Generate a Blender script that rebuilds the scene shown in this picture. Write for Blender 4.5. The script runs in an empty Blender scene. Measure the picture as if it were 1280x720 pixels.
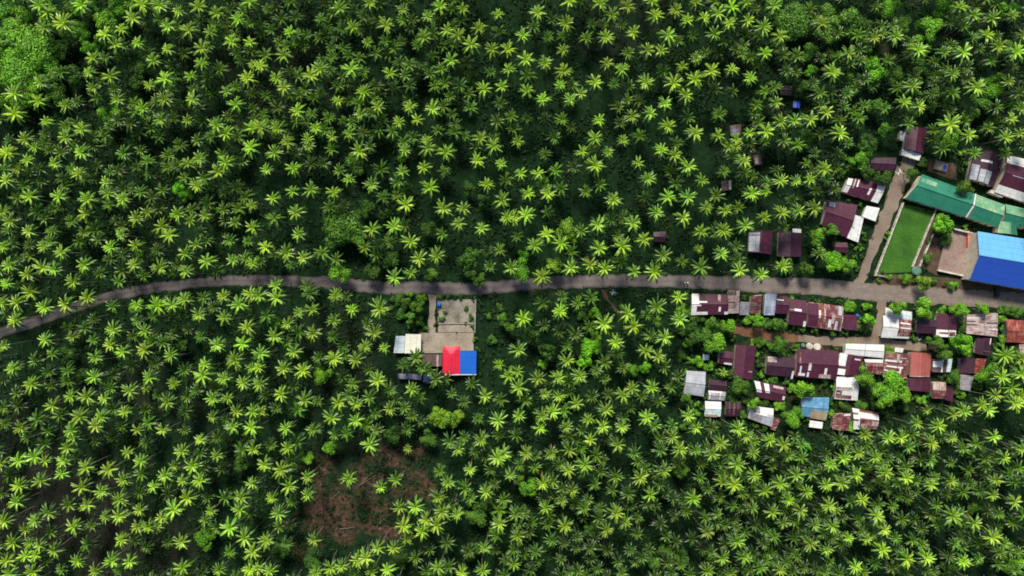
import bpy, math, random
import numpy as np
from mathutils import Vector, noise as mnoise

random.seed(7)
rng = np.random.default_rng(11)
SC = bpy.context.scene
COL = SC.collection
S, H = 0.35, 300.0            # metres per photo pixel on the ground, camera height
R = math.radians

def W(px, py, z=0.0):
    k = S * (H - z) / H
    return Vector(((px - 640) * k, (360 - py) * k, z))

# ------------------------------------------------------------------ materials
def new_mat(name):
    m = bpy.data.materials.new(name); m.use_nodes = True
    nt = m.node_tree; nt.nodes.clear()
    out = nt.nodes.new('ShaderNodeOutputMaterial')
    bs = nt.nodes.new('ShaderNodeBsdfPrincipled')
    nt.links.new(bs.outputs[0], out.inputs[0])
    return m, nt, bs, out

def nd(nt, typ, **kw):
    n = nt.nodes.new(typ)
    for k, v in kw.items(): setattr(n, k, v)
    return n

def ramp(nt, fac, stops):
    r = nd(nt, 'ShaderNodeValToRGB'); e = r.color_ramp.elements
    while len(e) > 1: e.remove(e[-1])
    e[0].position = stops[0][0]; e[0].color = (*stops[0][1], 1)
    for p, c in stops[1:]:
        x = e.new(p); x.color = (*c, 1)
    nt.links.new(fac, r.inputs[0]); return r.outputs[0]

def mixc(nt, fac, a, b, mode='MIX'):
    m = nd(nt, 'ShaderNodeMix', data_type='RGBA', blend_type=mode)
    if isinstance(fac, (int, float)): m.inputs[0].default_value = fac
    else: nt.links.new(fac, m.inputs[0])
    for i, v in ((6, a), (7, b)):
        if isinstance(v, tuple): m.inputs[i].default_value = (*v, 1)
        else: nt.links.new(v, m.inputs[i])
    return m.outputs[2]

def math_(nt, op, a, b=0.0, c=None):
    m = nd(nt, 'ShaderNodeMath', operation=op)
    for i, v in enumerate((a, b) if c is None else (a, b, c)):
        if isinstance(v, (int, float)): m.inputs[i].default_value = v
        else: nt.links.new(v, m.inputs[i])
    return m.outputs[0]

def noise_tex(nt, vec, scale, detail=4, rough=0.6):
    n = nd(nt, 'ShaderNodeTexNoise'); n.inputs['Scale'].default_value = scale
    n.inputs['Detail'].default_value = detail; n.inputs['Roughness'].default_value = rough
    nt.links.new(vec, n.inputs['Vector']); return n.outputs['Fac']

def scale_vec(nt, vec, s):
    m = nd(nt, 'ShaderNodeMapping'); m.inputs['Scale'].default_value = s
    nt.links.new(vec, m.inputs['Vector']); return m.outputs[0]

def world_pos(nt): return nd(nt, 'ShaderNodeNewGeometry').outputs['Position']

def leaf_mat(name, stops, trans=0.3, rough=0.38, spec=0.6):
    m, nt, bs, out = new_mat(name)
    at = nd(nt, 'ShaderNodeAttribute', attribute_name='tone')
    ti = nd(nt, 'ShaderNodeAttribute', attribute_name='tint')
    oi = nd(nt, 'ShaderNodeObjectInfo')
    c = ramp(nt, at.outputs['Fac'], stops)
    c = mixc(nt, 1.0, c, ti.outputs['Color'], 'MULTIPLY')
    c = mixc(nt, 1.0, c, oi.outputs['Color'], 'MULTIPLY')
    nt.links.new(c, bs.inputs['Base Color'])
    bs.inputs['Roughness'].default_value = rough
    bs.inputs['Specular IOR Level'].default_value = spec
    tr = nd(nt, 'ShaderNodeBsdfTranslucent')
    c2 = mixc(nt, 1.0, c, (1.1, 1.15, 0.5), 'MULTIPLY')
    nt.links.new(c2, tr.inputs['Color'])
    mx = nd(nt, 'ShaderNodeMixShader'); mx.inputs[0].default_value = trans
    nt.links.new(bs.outputs[0], mx.inputs[1]); nt.links.new(tr.outputs[0], mx.inputs[2])
    nt.links.new(mx.outputs[0], out.inputs[0])
    return m

M = {}
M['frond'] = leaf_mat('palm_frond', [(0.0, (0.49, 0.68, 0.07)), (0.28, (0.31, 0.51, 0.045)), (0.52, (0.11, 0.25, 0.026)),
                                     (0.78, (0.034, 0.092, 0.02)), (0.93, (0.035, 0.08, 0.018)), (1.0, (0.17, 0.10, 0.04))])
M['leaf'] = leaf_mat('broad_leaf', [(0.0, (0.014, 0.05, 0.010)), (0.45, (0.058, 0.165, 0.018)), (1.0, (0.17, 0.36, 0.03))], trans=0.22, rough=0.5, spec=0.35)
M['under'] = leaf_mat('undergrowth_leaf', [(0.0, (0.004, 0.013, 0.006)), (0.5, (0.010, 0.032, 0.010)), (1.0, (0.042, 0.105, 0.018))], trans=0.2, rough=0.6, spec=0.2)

def plain_mat(name, c, rough=0.7, var=0.25, scale=0.6, spec=0.4, metal=0.0):
    m, nt, bs, out = new_mat(name)
    p = world_pos(nt)
    f = noise_tex(nt, p, scale, 6, 0.65)
    lo = tuple(x * (1 - var) for x in c); hi = tuple(min(1, x * (1 + var)) for x in c)
    cc = ramp(nt, f, [(0.3, lo), (0.7, hi)])
    nt.links.new(cc, bs.inputs['Base Color'])
    bs.inputs['Roughness'].default_value = rough
    bs.inputs['Specular IOR Level'].default_value = spec
    bs.inputs['Metallic'].default_value = metal
    return m

def roof_mat(name, base, fade, rust=0.35, rustc=(0.20, 0.055, 0.03), rough=0.42, fadeamt=0.5, sheet=0.28, spec=0.4):
    """painted corrugated sheet: tone steps from sheet to sheet, fading, streaks of rust down the slope"""
    m, nt, bs, out = new_mat(name)
    uv = nd(nt, 'ShaderNodeUVMap').outputs[0]
    sep = nd(nt, 'ShaderNodeSeparateXYZ'); nt.links.new(uv, sep.inputs[0])
    p = world_pos(nt)
    ids = nd(nt, 'ShaderNodeCombineXYZ')
    nt.links.new(math_(nt, 'FLOOR', math_(nt, 'DIVIDE', sep.outputs[0], 0.86)), ids.inputs[0])
    nt.links.new(math_(nt, 'FLOOR', math_(nt, 'DIVIDE', sep.outputs[1], 2.7)), ids.inputs[1])
    wn = nd(nt, 'ShaderNodeTexWhiteNoise', noise_dimensions='3D'); nt.links.new(ids.outputs[0], wn.inputs['Vector'])
    f1 = noise_tex(nt, p, 0.22, 5, 0.6)
    fm = nd(nt, 'ShaderNodeMapRange'); nt.links.new(f1, fm.inputs[0])
    fm.inputs[1].default_value = 0.4; fm.inputs[2].default_value = 0.7; fm.inputs[3].default_value = 0; fm.inputs[4].default_value = fadeamt
    c = mixc(nt, fm.outputs[0], base, fade)
    # rust streaks
    wob = nd(nt, 'ShaderNodeVectorMath', operation='ADD'); nt.links.new(uv, wob.inputs[0]); nt.links.new(p, wob.inputs[1])
    st = noise_tex(nt, scale_vec(nt, uv, (1.3, 0.22, 1)), 1.6, 6, 0.7)
    st2 = noise_tex(nt, p, 0.35, 3, 0.5)
    rm = nd(nt, 'ShaderNodeMapRange'); nt.links.new(math_(nt, 'MULTIPLY', st, math_(nt, 'ADD', st2, 0.5)), rm.inputs[0])
    rm.inputs[1].default_value = 0.62 - 0.22 * rust; rm.inputs[2].default_value = 0.78 - 0.22 * rust
    rm.inputs[3].default_value = 0; rm.inputs[4].default_value = min(1, 0.35 + rust)
    c = mixc(nt, rm.outputs[0], c, rustc)
    sh = math_(nt, 'ADD', math_(nt, 'MULTIPLY', wn.outputs['Value'], sheet), 1 - sheet / 2)
    g = nd(nt, 'ShaderNodeCombineXYZ')
    for i in range(3): nt.links.new(sh, g.inputs[i])
    c = mixc(nt, 1.0, c, g.outputs[0], 'MULTIPLY')
    dn = noise_tex(nt, scale_vec(nt, uv, (0.9, 0.16, 1)), 1.0, 6, 0.75)
    dm = nd(nt, 'ShaderNodeMapRange'); nt.links.new(dn, dm.inputs[0]); dm.inputs[1].default_value = 0.35; dm.inputs[2].default_value = 0.72; dm.inputs[3].default_value = 0; dm.inputs[4].default_value = 0.30
    c = mixc(nt, dm.outputs[0], c, (0.06, 0.05, 0.045))
    # lap seams and dirt
    seam = math_(nt, 'LESS_THAN', math_(nt, 'FRACT', math_(nt, 'DIVIDE', sep.outputs[1], 2.7)), 0.06)
    c = mixc(nt, math_(nt, 'MULTIPLY', seam, 0.35), c, (0.02, 0.015, 0.015))
    nt.links.new(c, bs.inputs['Base Color'])
    rr = math_(nt, 'ADD', math_(nt, 'MULTIPLY', rm.outputs[0], 0.4), rough)
    nt.links.new(rr, bs.inputs['Roughness'])
    bs.inputs['Specular IOR Level'].default_value = spec
    wv = math_(nt, 'SINE', math_(nt, 'MULTIPLY', sep.outputs[0], 2 * math.pi / 0.3))
    bp = nd(nt, 'ShaderNodeBump'); bp.inputs['Strength'].default_value = 0.35; bp.inputs['Distance'].default_value = 0.03
    nt.links.new(wv, bp.inputs['Height']); nt.links.new(bp.outputs[0], bs.inputs['Normal'])
    return m

M['maroon'] = roof_mat('maroon_roof', (0.072, 0.010, 0.034), (0.11, 0.022, 0.05), 0.15, (0.16, 0.05, 0.04))
M['dark_maroon'] = roof_mat('dark_maroon_roof', (0.042, 0.009, 0.028), (0.065, 0.015, 0.04), 0.15, (0.09, 0.04, 0.04))
M['rust_maroon'] = roof_mat('rusty_maroon_roof', (0.13, 0.022, 0.035), (0.24, 0.06, 0.06), 0.65, (0.42, 0.27, 0.22))
M['rust_red'] = roof_mat('rusty_red_roof', (0.22, 0.03, 0.028), (0.34, 0.09, 0.05), 0.6, (0.5, 0.2, 0.13))
M['salmon'] = roof_mat('salmon_roof', (0.42, 0.10, 0.09), (0.5, 0.16, 0.13), 0.15, (0.3, 0.07, 0.05), fadeamt=0.35, sheet=0.12)
M['pale_rust'] = roof_mat('pale_rusty_roof', (0.52, 0.42, 0.40), (0.62, 0.52, 0.48), 0.7, (0.26, 0.10, 0.10))
M['white'] = roof_mat('white_roof', (0.80, 0.79, 0.78), (0.70, 0.70, 0.72), 0.05, (0.5, 0.38, 0.3), sheet=0.10)
M['grey'] = roof_mat('grey_roof', (0.42, 0.44, 0.50), (0.55, 0.58, 0.66), 0.15, (0.35, 0.28, 0.25))
M['grey_stripe'] = roof_mat('dull_grey_roof', (0.28, 0.26, 0.30), (0.5, 0.5, 0.52), 0.45, (0.18, 0.12, 0.13))
M['blue_grey'] = roof_mat('blue_grey_roof', (0.32, 0.38, 0.50), (0.6, 0.63, 0.7), 0.1, (0.35, 0.3, 0.28), sheet=0.7)
M['teal'] = roof_mat('green_roof', (0.020, 0.21, 0.13), (0.045, 0.29, 0.18), 0.05, (0.1, 0.3, 0.2), sheet=0.10, rough=0.38, spec=0.45)
M['sheen_green'] = roof_mat('sheen_green_roof', (0.08, 0.33, 0.19), (0.30, 0.47, 0.27), 0.55, (0.42, 0.52, 0.29), sheet=0.12, rough=0.38, fadeamt=0.9)  # sun sheen on the green roofs, painted in as paler colour
M['sunlit_blue'] = roof_mat('sunlit_blue_roof', (0.13, 0.44, 0.82), (0.15, 0.47, 0.84), 0.0, (0.2, 0.4, 0.6), sheet=0.05, fadeamt=0.6, rough=0.4)  # hall's upper slope: sun sheen put into a lighter blue
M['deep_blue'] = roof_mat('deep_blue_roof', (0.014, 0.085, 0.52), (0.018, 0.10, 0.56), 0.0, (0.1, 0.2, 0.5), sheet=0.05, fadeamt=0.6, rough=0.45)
M['bright_blue'] = roof_mat('bright_blue_roof', (0.006, 0.14, 0.66), (0.01, 0.17, 0.72), 0.0, (0.1, 0.2, 0.5), sheet=0.06, rough=0.45)
M['old_blue'] = roof_mat('weathered_blue_roof', (0.07, 0.25, 0.46), (0.22, 0.42, 0.56), 0.3, (0.35, 0.42, 0.45), fadeamt=0.9)
M['bright_red'] = roof_mat('bright_red_roof', (0.74, 0.012, 0.05), (0.80, 0.02, 0.065), 0.0, (0.4, 0.05, 0.05), sheet=0.06, rough=0.45)
M['pale_blue'] = roof_mat('pale_blue_roof', (0.62, 0.76, 0.82), (0.68, 0.78, 0.82), 0.15, (0.4, 0.42, 0.42))
M['violet'] = roof_mat('violet_grey_roof', (0.13, 0.13, 0.34), (0.24, 0.24, 0.42), 0.3, (0.3, 0.28, 0.36))
M['cream'] = roof_mat('cream_roof', (0.80, 0.78, 0.66), (0.84, 0.82, 0.72), 0.0, (0.5, 0.45, 0.3), sheet=0.06)
M['brown'] = roof_mat('brown_roof', (0.10, 0.06, 0.06), (0.16, 0.10, 0.09), 0.4, (0.2, 0.1, 0.08))
M['tan'] = roof_mat('tan_roof', (0.40, 0.30, 0.19), (0.5, 0.4, 0.28), 0.4, (0.25, 0.15, 0.1))
M['wall_cream'] = plain_mat('cream_plaster', (0.55, 0.48, 0.38))
M['wall_grey'] = plain_mat('grey_block_wall', (0.30, 0.29, 0.28))
M['wall_wood'] = plain_mat('weathered_wood', (0.17, 0.11, 0.07))
M['door'] = plain_mat('door_paint', (0.10, 0.06, 0.04))
M['glass'] = plain_mat('window_glass', (0.03, 0.04, 0.05), rough=0.1, spec=0.6)
M['bark'] = plain_mat('bark', (0.17, 0.14, 0.11), var=0.4, scale=2.0)
M['palm_bark'] = plain_mat('palm_bark', (0.16, 0.15, 0.115), var=0.4, scale=2.5)
M['dead_wood'] = plain_mat('dead_wood', (0.17, 0.13, 0.10), var=0.4, scale=2.0)
M['white_paint'] = plain_mat('white_paint', (0.55, 0.51, 0.44), var=0.45, scale=0.4)
M['salmon_paint'] = plain_mat('salmon_paint', (0.62, 0.16, 0.10), var=0.2)
M['tank_blue'] = plain_mat('blue_plastic', (0.01, 0.13, 0.55), rough=0.4, var=0.1)
M['rubber'] = plain_mat('rubber', (0.02, 0.02, 0.02))
M['dark_paint'] = plain_mat('dark_car_paint', (0.02, 0.018, 0.025), rough=0.3)
M['chrome'] = plain_mat('steel', (0.5, 0.5, 0.52), rough=0.3, metal=0.8)
M['red_paint'] = plain_mat('red_paint', (0.4, 0.03, 0.03), rough=0.35)
M['water'] = plain_mat('basin_water', (0.02, 0.06, 0.45), rough=0.15, var=0.1)
M['green_tank'] = plain_mat('dull_green_sheet', (0.10, 0.20, 0.15), rough=0.45)

def ground_mat():
    m, nt, bs, out = new_mat('plantation_ground')
    p = world_pos(nt)
    a = nd(nt, 'ShaderNodeAttribute', attribute_name='soil').outputs['Fac']
    b = nd(nt, 'ShaderNodeAttribute', attribute_name='mud').outputs['Fac']
    n1 = noise_tex(nt, p, 0.06, 6, 0.6); n2 = noise_tex(nt, p, 0.5, 6, 0.7); n3 = noise_tex(nt, p, 0.16, 5, 0.65)
    grass = ramp(nt, n2, [(0.25, (0.004, 0.012, 0.0055)), (0.5, (0.008, 0.025, 0.009)), (0.78, (0.022, 0.055, 0.014))])
    soil = ramp(nt, noise_tex(nt, p, 0.7, 7, 0.75), [(0.34, (0.012, 0.014, 0.007)), (0.44, (0.045, 0.030, 0.020)), (0.56, (0.11, 0.058, 0.04)), (0.68, (0.19, 0.105, 0.072)), (0.78, (0.25, 0.17, 0.12))])
    mud = ramp(nt, n2, [(0.3, (0.010, 0.0115, 0.009)), (0.7, (0.030, 0.029, 0.021))])
    mask = math_(nt, 'ADD', a, math_(nt, 'MULTIPLY', math_(nt, 'SUBTRACT', n3, 0.5), 2.2))
    mr = nd(nt, 'ShaderNodeMapRange'); nt.links.new(mask, mr.inputs[0]); mr.inputs[1].default_value = 0.40; mr.inputs[2].default_value = 0.85
    mm = nd(nt, 'ShaderNodeMapRange'); nt.links.new(math_(nt, 'ADD', b, math_(nt, 'MULTIPLY', math_(nt, 'SUBTRACT', n1, 0.5), 1.0)), mm.inputs[0]); mm.inputs[1].default_value = 0.3; mm.inputs[2].default_value = 0.75
    c = mixc(nt, mm.outputs[0], grass, mud)
    c = mixc(nt, mr.outputs[0], c, soil)
    nt.links.new(c, bs.inputs['Base Color']); bs.inputs['Roughness'].default_value = 0.95; bs.inputs['Specular IOR Level'].default_value = 0.1
    bp = nd(nt, 'ShaderNodeBump'); bp.inputs['Strength'].default_value = 0.6; bp.inputs['Distance'].default_value = 0.35
    nt.links.new(noise_tex(nt, p, 0.9, 6, 0.7), bp.inputs['Height']); nt.links.new(bp.outputs[0], bs.inputs['Normal'])
    return m

def surf_mat(name, stops, s1=0.12, s2=1.2, rough=0.9, tint=None):
    m, nt, bs, out = new_mat(name)
    p = world_pos(nt)
    f = math_(nt, 'ADD', math_(nt, 'MULTIPLY', noise_tex(nt, p, s1, 5, 0.6), 0.55), math_(nt, 'MULTIPLY', noise_tex(nt, p, s2, 6, 0.7), 0.45))
    c = ramp(nt, f, stops)
    nt.links.new(c, bs.inputs['Base Color']); bs.inputs['Roughness'].default_value = rough; bs.inputs['Specular IOR Level'].default_value = 0.25
    bp = nd(nt, 'ShaderNodeBump'); bp.inputs['Strength'].default_value = 0.3; bp.inputs['Distance'].default_value = 0.05
    nt.links.new(noise_tex(nt, p, 2.0, 5, 0.7), bp.inputs['Height']); nt.links.new(bp.outputs[0], bs.inputs['Normal'])
    return m

def road_mat():
    """worn concrete: paler wheel tracks, uneven darker edges, cracks across; u runs across the road (0..1)"""
    m, nt, bs, out = new_mat('worn_road')
    p = world_pos(nt)
    uv = nd(nt, 'ShaderNodeUVMap').outputs[0]
    sep = nd(nt, 'ShaderNodeSeparateXYZ'); nt.links.new(uv, sep.inputs[0])
    n = math_(nt, 'ADD', math_(nt, 'MULTIPLY', noise_tex(nt, p, 0.05, 5, 0.6), 0.5), math_(nt, 'MULTIPLY', noise_tex(nt, p, 0.7, 6, 0.75), 0.5))
    c = ramp(nt, n, [(0.3, (0.105, 0.086, 0.086)), (0.5, (0.15, 0.125, 0.125)), (0.7, (0.20, 0.17, 0.165))])
    d = math_(nt, 'ABSOLUTE', math_(nt, 'SUBTRACT', sep.outputs[0], 0.5))
    d = math_(nt, 'ADD', d, math_(nt, 'MULTIPLY', math_(nt, 'SUBTRACT', noise_tex(nt, p, 0.35, 5, 0.7), 0.5), 0.35))
    e = nd(nt, 'ShaderNodeMapRange'); nt.links.new(d, e.inputs[0]); e.inputs[1].default_value = 0.30; e.inputs[2].default_value = 0.5
    c = mixc(nt, math_(nt, 'MULTIPLY', e.outputs[0], 0.85), c, (0.05, 0.043, 0.034))
    px = nd(nt, 'ShaderNodeSeparateXYZ'); nt.links.new(p, px.inputs[0])
    g = nd(nt, 'ShaderNodeMapRange'); nt.links.new(math_(nt, 'ADD', px.outputs[0], math_(nt, 'MULTIPLY', math_(nt, 'SUBTRACT', noise_tex(nt, p, 0.06, 5, 0.7), 0.5), 160)), g.inputs[0])
    g.inputs[1].default_value = 60; g.inputs[2].default_value = 150; g.inputs[3].default_value = 0.0; g.inputs[4].default_value = 0.75
    dust = ramp(nt, noise_tex(nt, p, 0.4, 6, 0.7), [(0.3, (0.16, 0.12, 0.095)), (0.7, (0.27, 0.215, 0.175))])
    c = mixc(nt, g.outputs[0], c, dust)
    lf = nd(nt, 'ShaderNodeMapRange'); nt.links.new(px.outputs[0], lf.inputs[0]); lf.inputs[1].default_value = -110; lf.inputs[2].default_value = 60; lf.inputs[3].default_value = 0.5; lf.inputs[4].default_value = 0.0
    c = mixc(nt, lf.outputs[0], c, (0.05, 0.042, 0.045))  # palm shade painted in: road colour darkens towards the left
    vt = nd(nt, 'ShaderNodeTexVoronoi', feature='DISTANCE_TO_EDGE'); vt.inputs['Scale'].default_value = 0.16; nt.links.new(p, vt.inputs['Vector'])
    cr = math_(nt, 'LESS_THAN', vt.outputs['Distance'], 0.018)
    c = mixc(nt, math_(nt, 'MULTIPLY', cr, 0.16), c, (0.03, 0.026, 0.022))
    trk = math_(nt, 'MULTIPLY', math_(nt, 'ABSOLUTE', math_(nt, 'SINE', math_(nt, 'MULTIPLY', sep.outputs[0], math.pi * 2))), noise_tex(nt, p, 0.25, 4, 0.6))
    c = mixc(nt, math_(nt, 'MULTIPLY', trk, 0.30), c, (0.33, 0.28, 0.25))
    nt.links.new(c, bs.inputs['Base Color']); bs.inputs['Roughness'].default_value = 0.85; bs.inputs['Specular IOR Level'].default_value = 0.3
    return m

M['ground'] = ground_mat()
M['road'] = road_mat()
M['lane'] = surf_mat('dirt_lane', [(0.3, (0.12, 0.085, 0.065)), (0.5, (0.22, 0.165, 0.13)), (0.7, (0.31, 0.25, 0.20))])
M['red_lane'] = surf_mat('red_dirt_lane', [(0.3, (0.10, 0.045, 0.024)), (0.5, (0.17, 0.08, 0.045)), (0.7, (0.25, 0.15, 0.09))])
M['concrete'] = surf_mat('pale_concrete', [(0.34, (0.12, 0.105, 0.075)), (0.43, (0.25, 0.205, 0.16)), (0.55, (0.34, 0.285, 0.225)), (0.68, (0.44, 0.38, 0.31))], 0.16, 1.1)
M['old_concrete'] = surf_mat('stained_concrete', [(0.36, (0.05, 0.075, 0.03)), (0.46, (0.19, 0.17, 0.13)), (0.56, (0.30, 0.265, 0.22)), (0.70, (0.40, 0.36, 0.31))], 0.2, 1.5)
M['court'] = surf_mat('court_concrete', [(0.35, (0.16, 0.09, 0.07)), (0.5, (0.27, 0.19, 0.16)), (0.7, (0.38, 0.30, 0.26))])
M['lawn'] = surf_mat('lawn_grass', [(0.36, (0.020, 0.062, 0.009)), (0.46, (0.038, 0.12, 0.012)), (0.54, (0.052, 0.155, 0.016)), (0.60, (0.09, 0.18, 0.03)), (0.67, (0.20, 0.19, 0.09))], 0.09, 1.3)
M['yard'] = surf_mat('bare_yard', [(0.34, (0.03, 0.032, 0.016)), (0.5, (0.085, 0.05, 0.033)), (0.7, (0.16, 0.10, 0.07))], 0.25, 1.5)

# ------------------------------------------------------------------ object helpers
def link(o, parent=None):
    COL.objects.link(o)
    if parent is not None: o.parent = parent
    return o

def tag(o, label=None, cat=None, group=None, kind=None):
    if label: o['label'] = label
    if cat: o['category'] = cat
    if group: o['group'] = group
    if kind: o['kind'] = kind
    return o

def empty(name, loc):
    o = bpy.data.objects.new(name, None); o.location = loc; o.empty_display_size = 0.5
    return link(o)

def mesh_obj(name, verts, faces, mat, parent=None, uvs=None, smooth=False):
    off = Vector(parent_loc(parent)) if parent is not None else Vector((0, 0, 0))
    me = bpy.data.meshes.new(name)
    me.from_pydata([tuple(Vector(v) - off) for v in verts], [], faces)
    mats = mat if isinstance(mat, (list, tuple)) else [mat]
    for x in mats: me.materials.append(x)
    if uvs is not None:
        l = me.uv_layers.new(name='UVMap')
        flat = [c for f in faces for i in f for c in uvs[i]]
        l.data.foreach_set('uv', flat)
    if smooth: me.polygons.foreach_set('use_smooth', [True] * len(me.polygons))
    me.update()
    return link(bpy.data.objects.new(name, me), parent)

def parent_loc(p):
    l = Vector((0, 0, 0))
    while p is not None:
        l += p.location; p = p.parent
    return l

class MB:
    def __init__(s): s.v, s.f, s.uv = [], [], []
    def box(s, c, d, ax=Vector((1, 0, 0)), ay=Vector((0, 1, 0))):
        az = ax.cross(ay); n = len(s.v); c = Vector(c)
        for z in (-1, 1):
            for y in (-1, 1):
                for x in (-1, 1):
                    s.v.append(c + ax * (x * d[0] / 2) + ay * (y * d[1] / 2) + az * (z * d[2] / 2))
        for q in ((0, 2, 3, 1), (4, 5, 7, 6), (0, 1, 5, 4), (2, 6, 7, 3), (1, 3, 7, 5), (0, 4, 6, 2)): s.f.append([n + i for i in q])
        return s
    def tube(s, pts, rad, n=8, cap=True):
        pts = [Vector(p) for p in pts]; b = len(s.v)
        for i, p in enumerate(pts):
            t = (pts[min(i + 1, len(pts) - 1)] - pts[max(i - 1, 0)]).normalized()
            u = t.cross(Vector((0, 0, 1)) if abs(t.z) < 0.9 else Vector((1, 0, 0))).normalized(); w = t.cross(u)
            r = rad[i] if isinstance(rad, (list, tuple)) else rad
            for k in range(n):
                a = 2 * math.pi * k / n
                s.v.append(p + u * (r * math.cos(a)) + w * (r * math.sin(a)))
        for i in range(len(pts) - 1):
            for k in range(n):
                s.f.append([b + i * n + k, b + i * n + (k + 1) % n, b + (i + 1) * n + (k + 1) % n, b + (i + 1) * n + k])
        if cap:
            s.f.append([b + k for k in range(n)][::-1]); s.f.append([b + (len(pts) - 1) * n + k for k in range(n)])
        return s
    def build(s, name, mat, parent=None, smooth=False):
        return mesh_obj(name, s.v, s.f, mat, parent, smooth=smooth)

def soup_mesh(name, tris, tone, tint, mats):
    """tris (n,3,3) as one mesh of loose leaflets, per-face tone and tint"""
    n = len(tris)
    me = bpy.data.meshes.new(name)
    me.vertices.add(n * 3); me.vertices.foreach_set('co', np.ascontiguousarray(tris, dtype=np.float32).ravel())
    me.loops.add(n * 3); me.loops.foreach_set('vertex_index', np.arange(n * 3, dtype=np.int32))
    me.polygons.add(n); me.polygons.foreach_set('loop_start', np.arange(0, n * 3, 3, dtype=np.int32))
    for m in mats: me.materials.append(m)
    a = me.attributes.new('tone', 'FLOAT', 'FACE'); a.data.foreach_set('value', tone.astype(np.float32))
    if tint is None: tint = np.ones((n, 4), np.float32)
    a = me.attributes.new('tint', 'FLOAT_COLOR', 'FACE'); a.data.foreach_set('color', tint.astype(np.float32).ravel())
    me.update(calc_edges=True)
    return me

# ------------------------------------------------------------------ layout read off the photograph
def smooth_line(pts, step=3.0):
    pts = [np.array(p, float) for p in pts]; out = []
    for i in range(len(pts) - 1):
        p0, p1, p2, p3 = pts[max(i - 1, 0)], pts[i], pts[i + 1], pts[min(i + 2, len(pts) - 1)]
        n = max(2, int(np.linalg.norm(p2[:2] - p1[:2]) / step))
        for k in range(n):
            t = k / n
            out.append(0.5 * ((2 * p1) + (-p0 + p2) * t + (2 * p0 - 5 * p1 + 4 * p2 - p3) * t * t + (-p0 + 3 * p1 - 3 * p2 + p3) * t ** 3))
    out.append(pts[-1]); return out

ROAD = [(-160, 470, 13), (-60, 438, 13), (0, 416, 13), (40, 403, 13), (80, 389, 13), (120, 376, 13), (160, 366, 13), (200, 359, 13), (240, 354.5, 13), (280, 351.5, 13), (330, 350.5, 14),
        (380, 352, 14), (430, 355, 15), (480, 359, 16), (530, 360, 16), (580, 361, 16), (620, 359, 16), (660, 355, 16), (700, 352.5, 17), (750, 351.5, 17), (800, 351, 16),
        (850, 352, 17), (900, 353.5, 18), (950, 355.5, 19), (1000, 357.5, 20), (1050, 361, 22), (1100, 366, 22), (1150, 369, 21), (1200, 372, 21), (1250, 375, 21), (1300, 378, 21), (1460, 385, 20)]
LANES = [('dirt_lane', 'lane', [(1073, 356, 11), (1083, 332, 12), (1094, 305, 14), (1104, 280, 16), (1115, 252, 18), (1124, 228, 18), (1133, 208, 20), (1139, 192, 20)]),
         ('dirt_lane', 'lane', [(1102, 374, 14), (1103, 392, 11), (1098, 412, 12), (1094, 426, 13)]),
         ('dirt_lane', 'red_lane', [(914, 412, 8), (935, 415, 12), (965, 420, 12), (1000, 423, 10)]),
         ('dirt_lane', 'lane', [(998, 423, 9), (1030, 426, 10), (1060, 427, 11), (1100, 428, 12), (1130, 432, 12), (1158, 434, 9)]),
         ('footpath', 'yard', [(752, 362, 4), (760, 374, 3.5), (770, 386, 3), (782, 398, 3)]),
         ('driveway', 'concrete', [(541, 362, 20), (541, 368, 13), (540, 384, 8), (539, 402, 8), (540, 416, 9)])]

def ribbon(name, pts, mat, z, edge=0.0, kind='structure'):
    ln = smooth_line(pts); v, f, uv = [], [], []
    NX = 4
    acc = 0
    for i, p in enumerate(ln):
        a = ln[max(i - 1, 0)]; b = ln[min(i + 1, len(ln) - 1)]
        t = np.array([b[0] - a[0], b[1] - a[1]]); t /= np.linalg.norm(t); n = np.array([-t[1], t[0]])
        jl = edge * mnoise.noise(Vector((p[0] * 0.12, p[1] * 0.12, 3.1))); jr = edge * mnoise.noise(Vector((p[0] * 0.12, p[1] * 0.12, 9.7)))
        for k in range(NX + 1):
            s = k / NX; w = -p[2] / 2 - jl + s * (p[2] + jl + jr)
            q = p[:2] + n * w
            v.append(W(q[0], q[1]) + Vector((0, 0, z))); uv.append((s, acc))
        acc += 1.0
        if i:
            for k in range(NX):
                o = (i - 1) * (NX + 1) + k
                f.append([o, o + NX + 1, o + NX + 2, o + 1])
    o = mesh_obj(name, v, f, mat, uvs=uv); tag(o, kind=kind)
    me = o.data
    if me.polygons[0].normal.z < 0: me.flip_normals()
    return ln

def poly_sheet(name, pts, mat, z, kind='structure'):
    o = mesh_obj(name, [W(x, y) + Vector((0, 0, z)) for x, y in pts], [list(range(len(pts)))], mat)
    if o.data.polygons[0].normal.z < 0: o.data.flip_normals()
    return tag(o, kind=kind)

EXCL = []          # pixel polygons where neither palms nor undergrowth stand
def inside(poly, x, y):
    c = False; j = len(poly) - 1
    for i in range(len(poly)):
        xi, yi = poly[i]; xj, yj = poly[j]
        if (yi > y) != (yj > y) and x < (xj - xi) * (y - yi) / (yj - yi) + xi: c = not c
        j = i
    return c

road_lines = [np.array(ribbon('road', ROAD, M['road'], 0.024, 2.4))]
for i, (n, m, pts) in enumerate(LANES):
    road_lines.append(np.array(ribbon(n, pts, M[m], 0.008 + 0.002 * i, 3.0)))
RL = np.concatenate(road_lines)
def road_d(x, y):
    d = np.hypot(RL[:, 0] - x, RL[:, 1] - y) - RL[:, 2] / 2
    return d.min()

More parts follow.
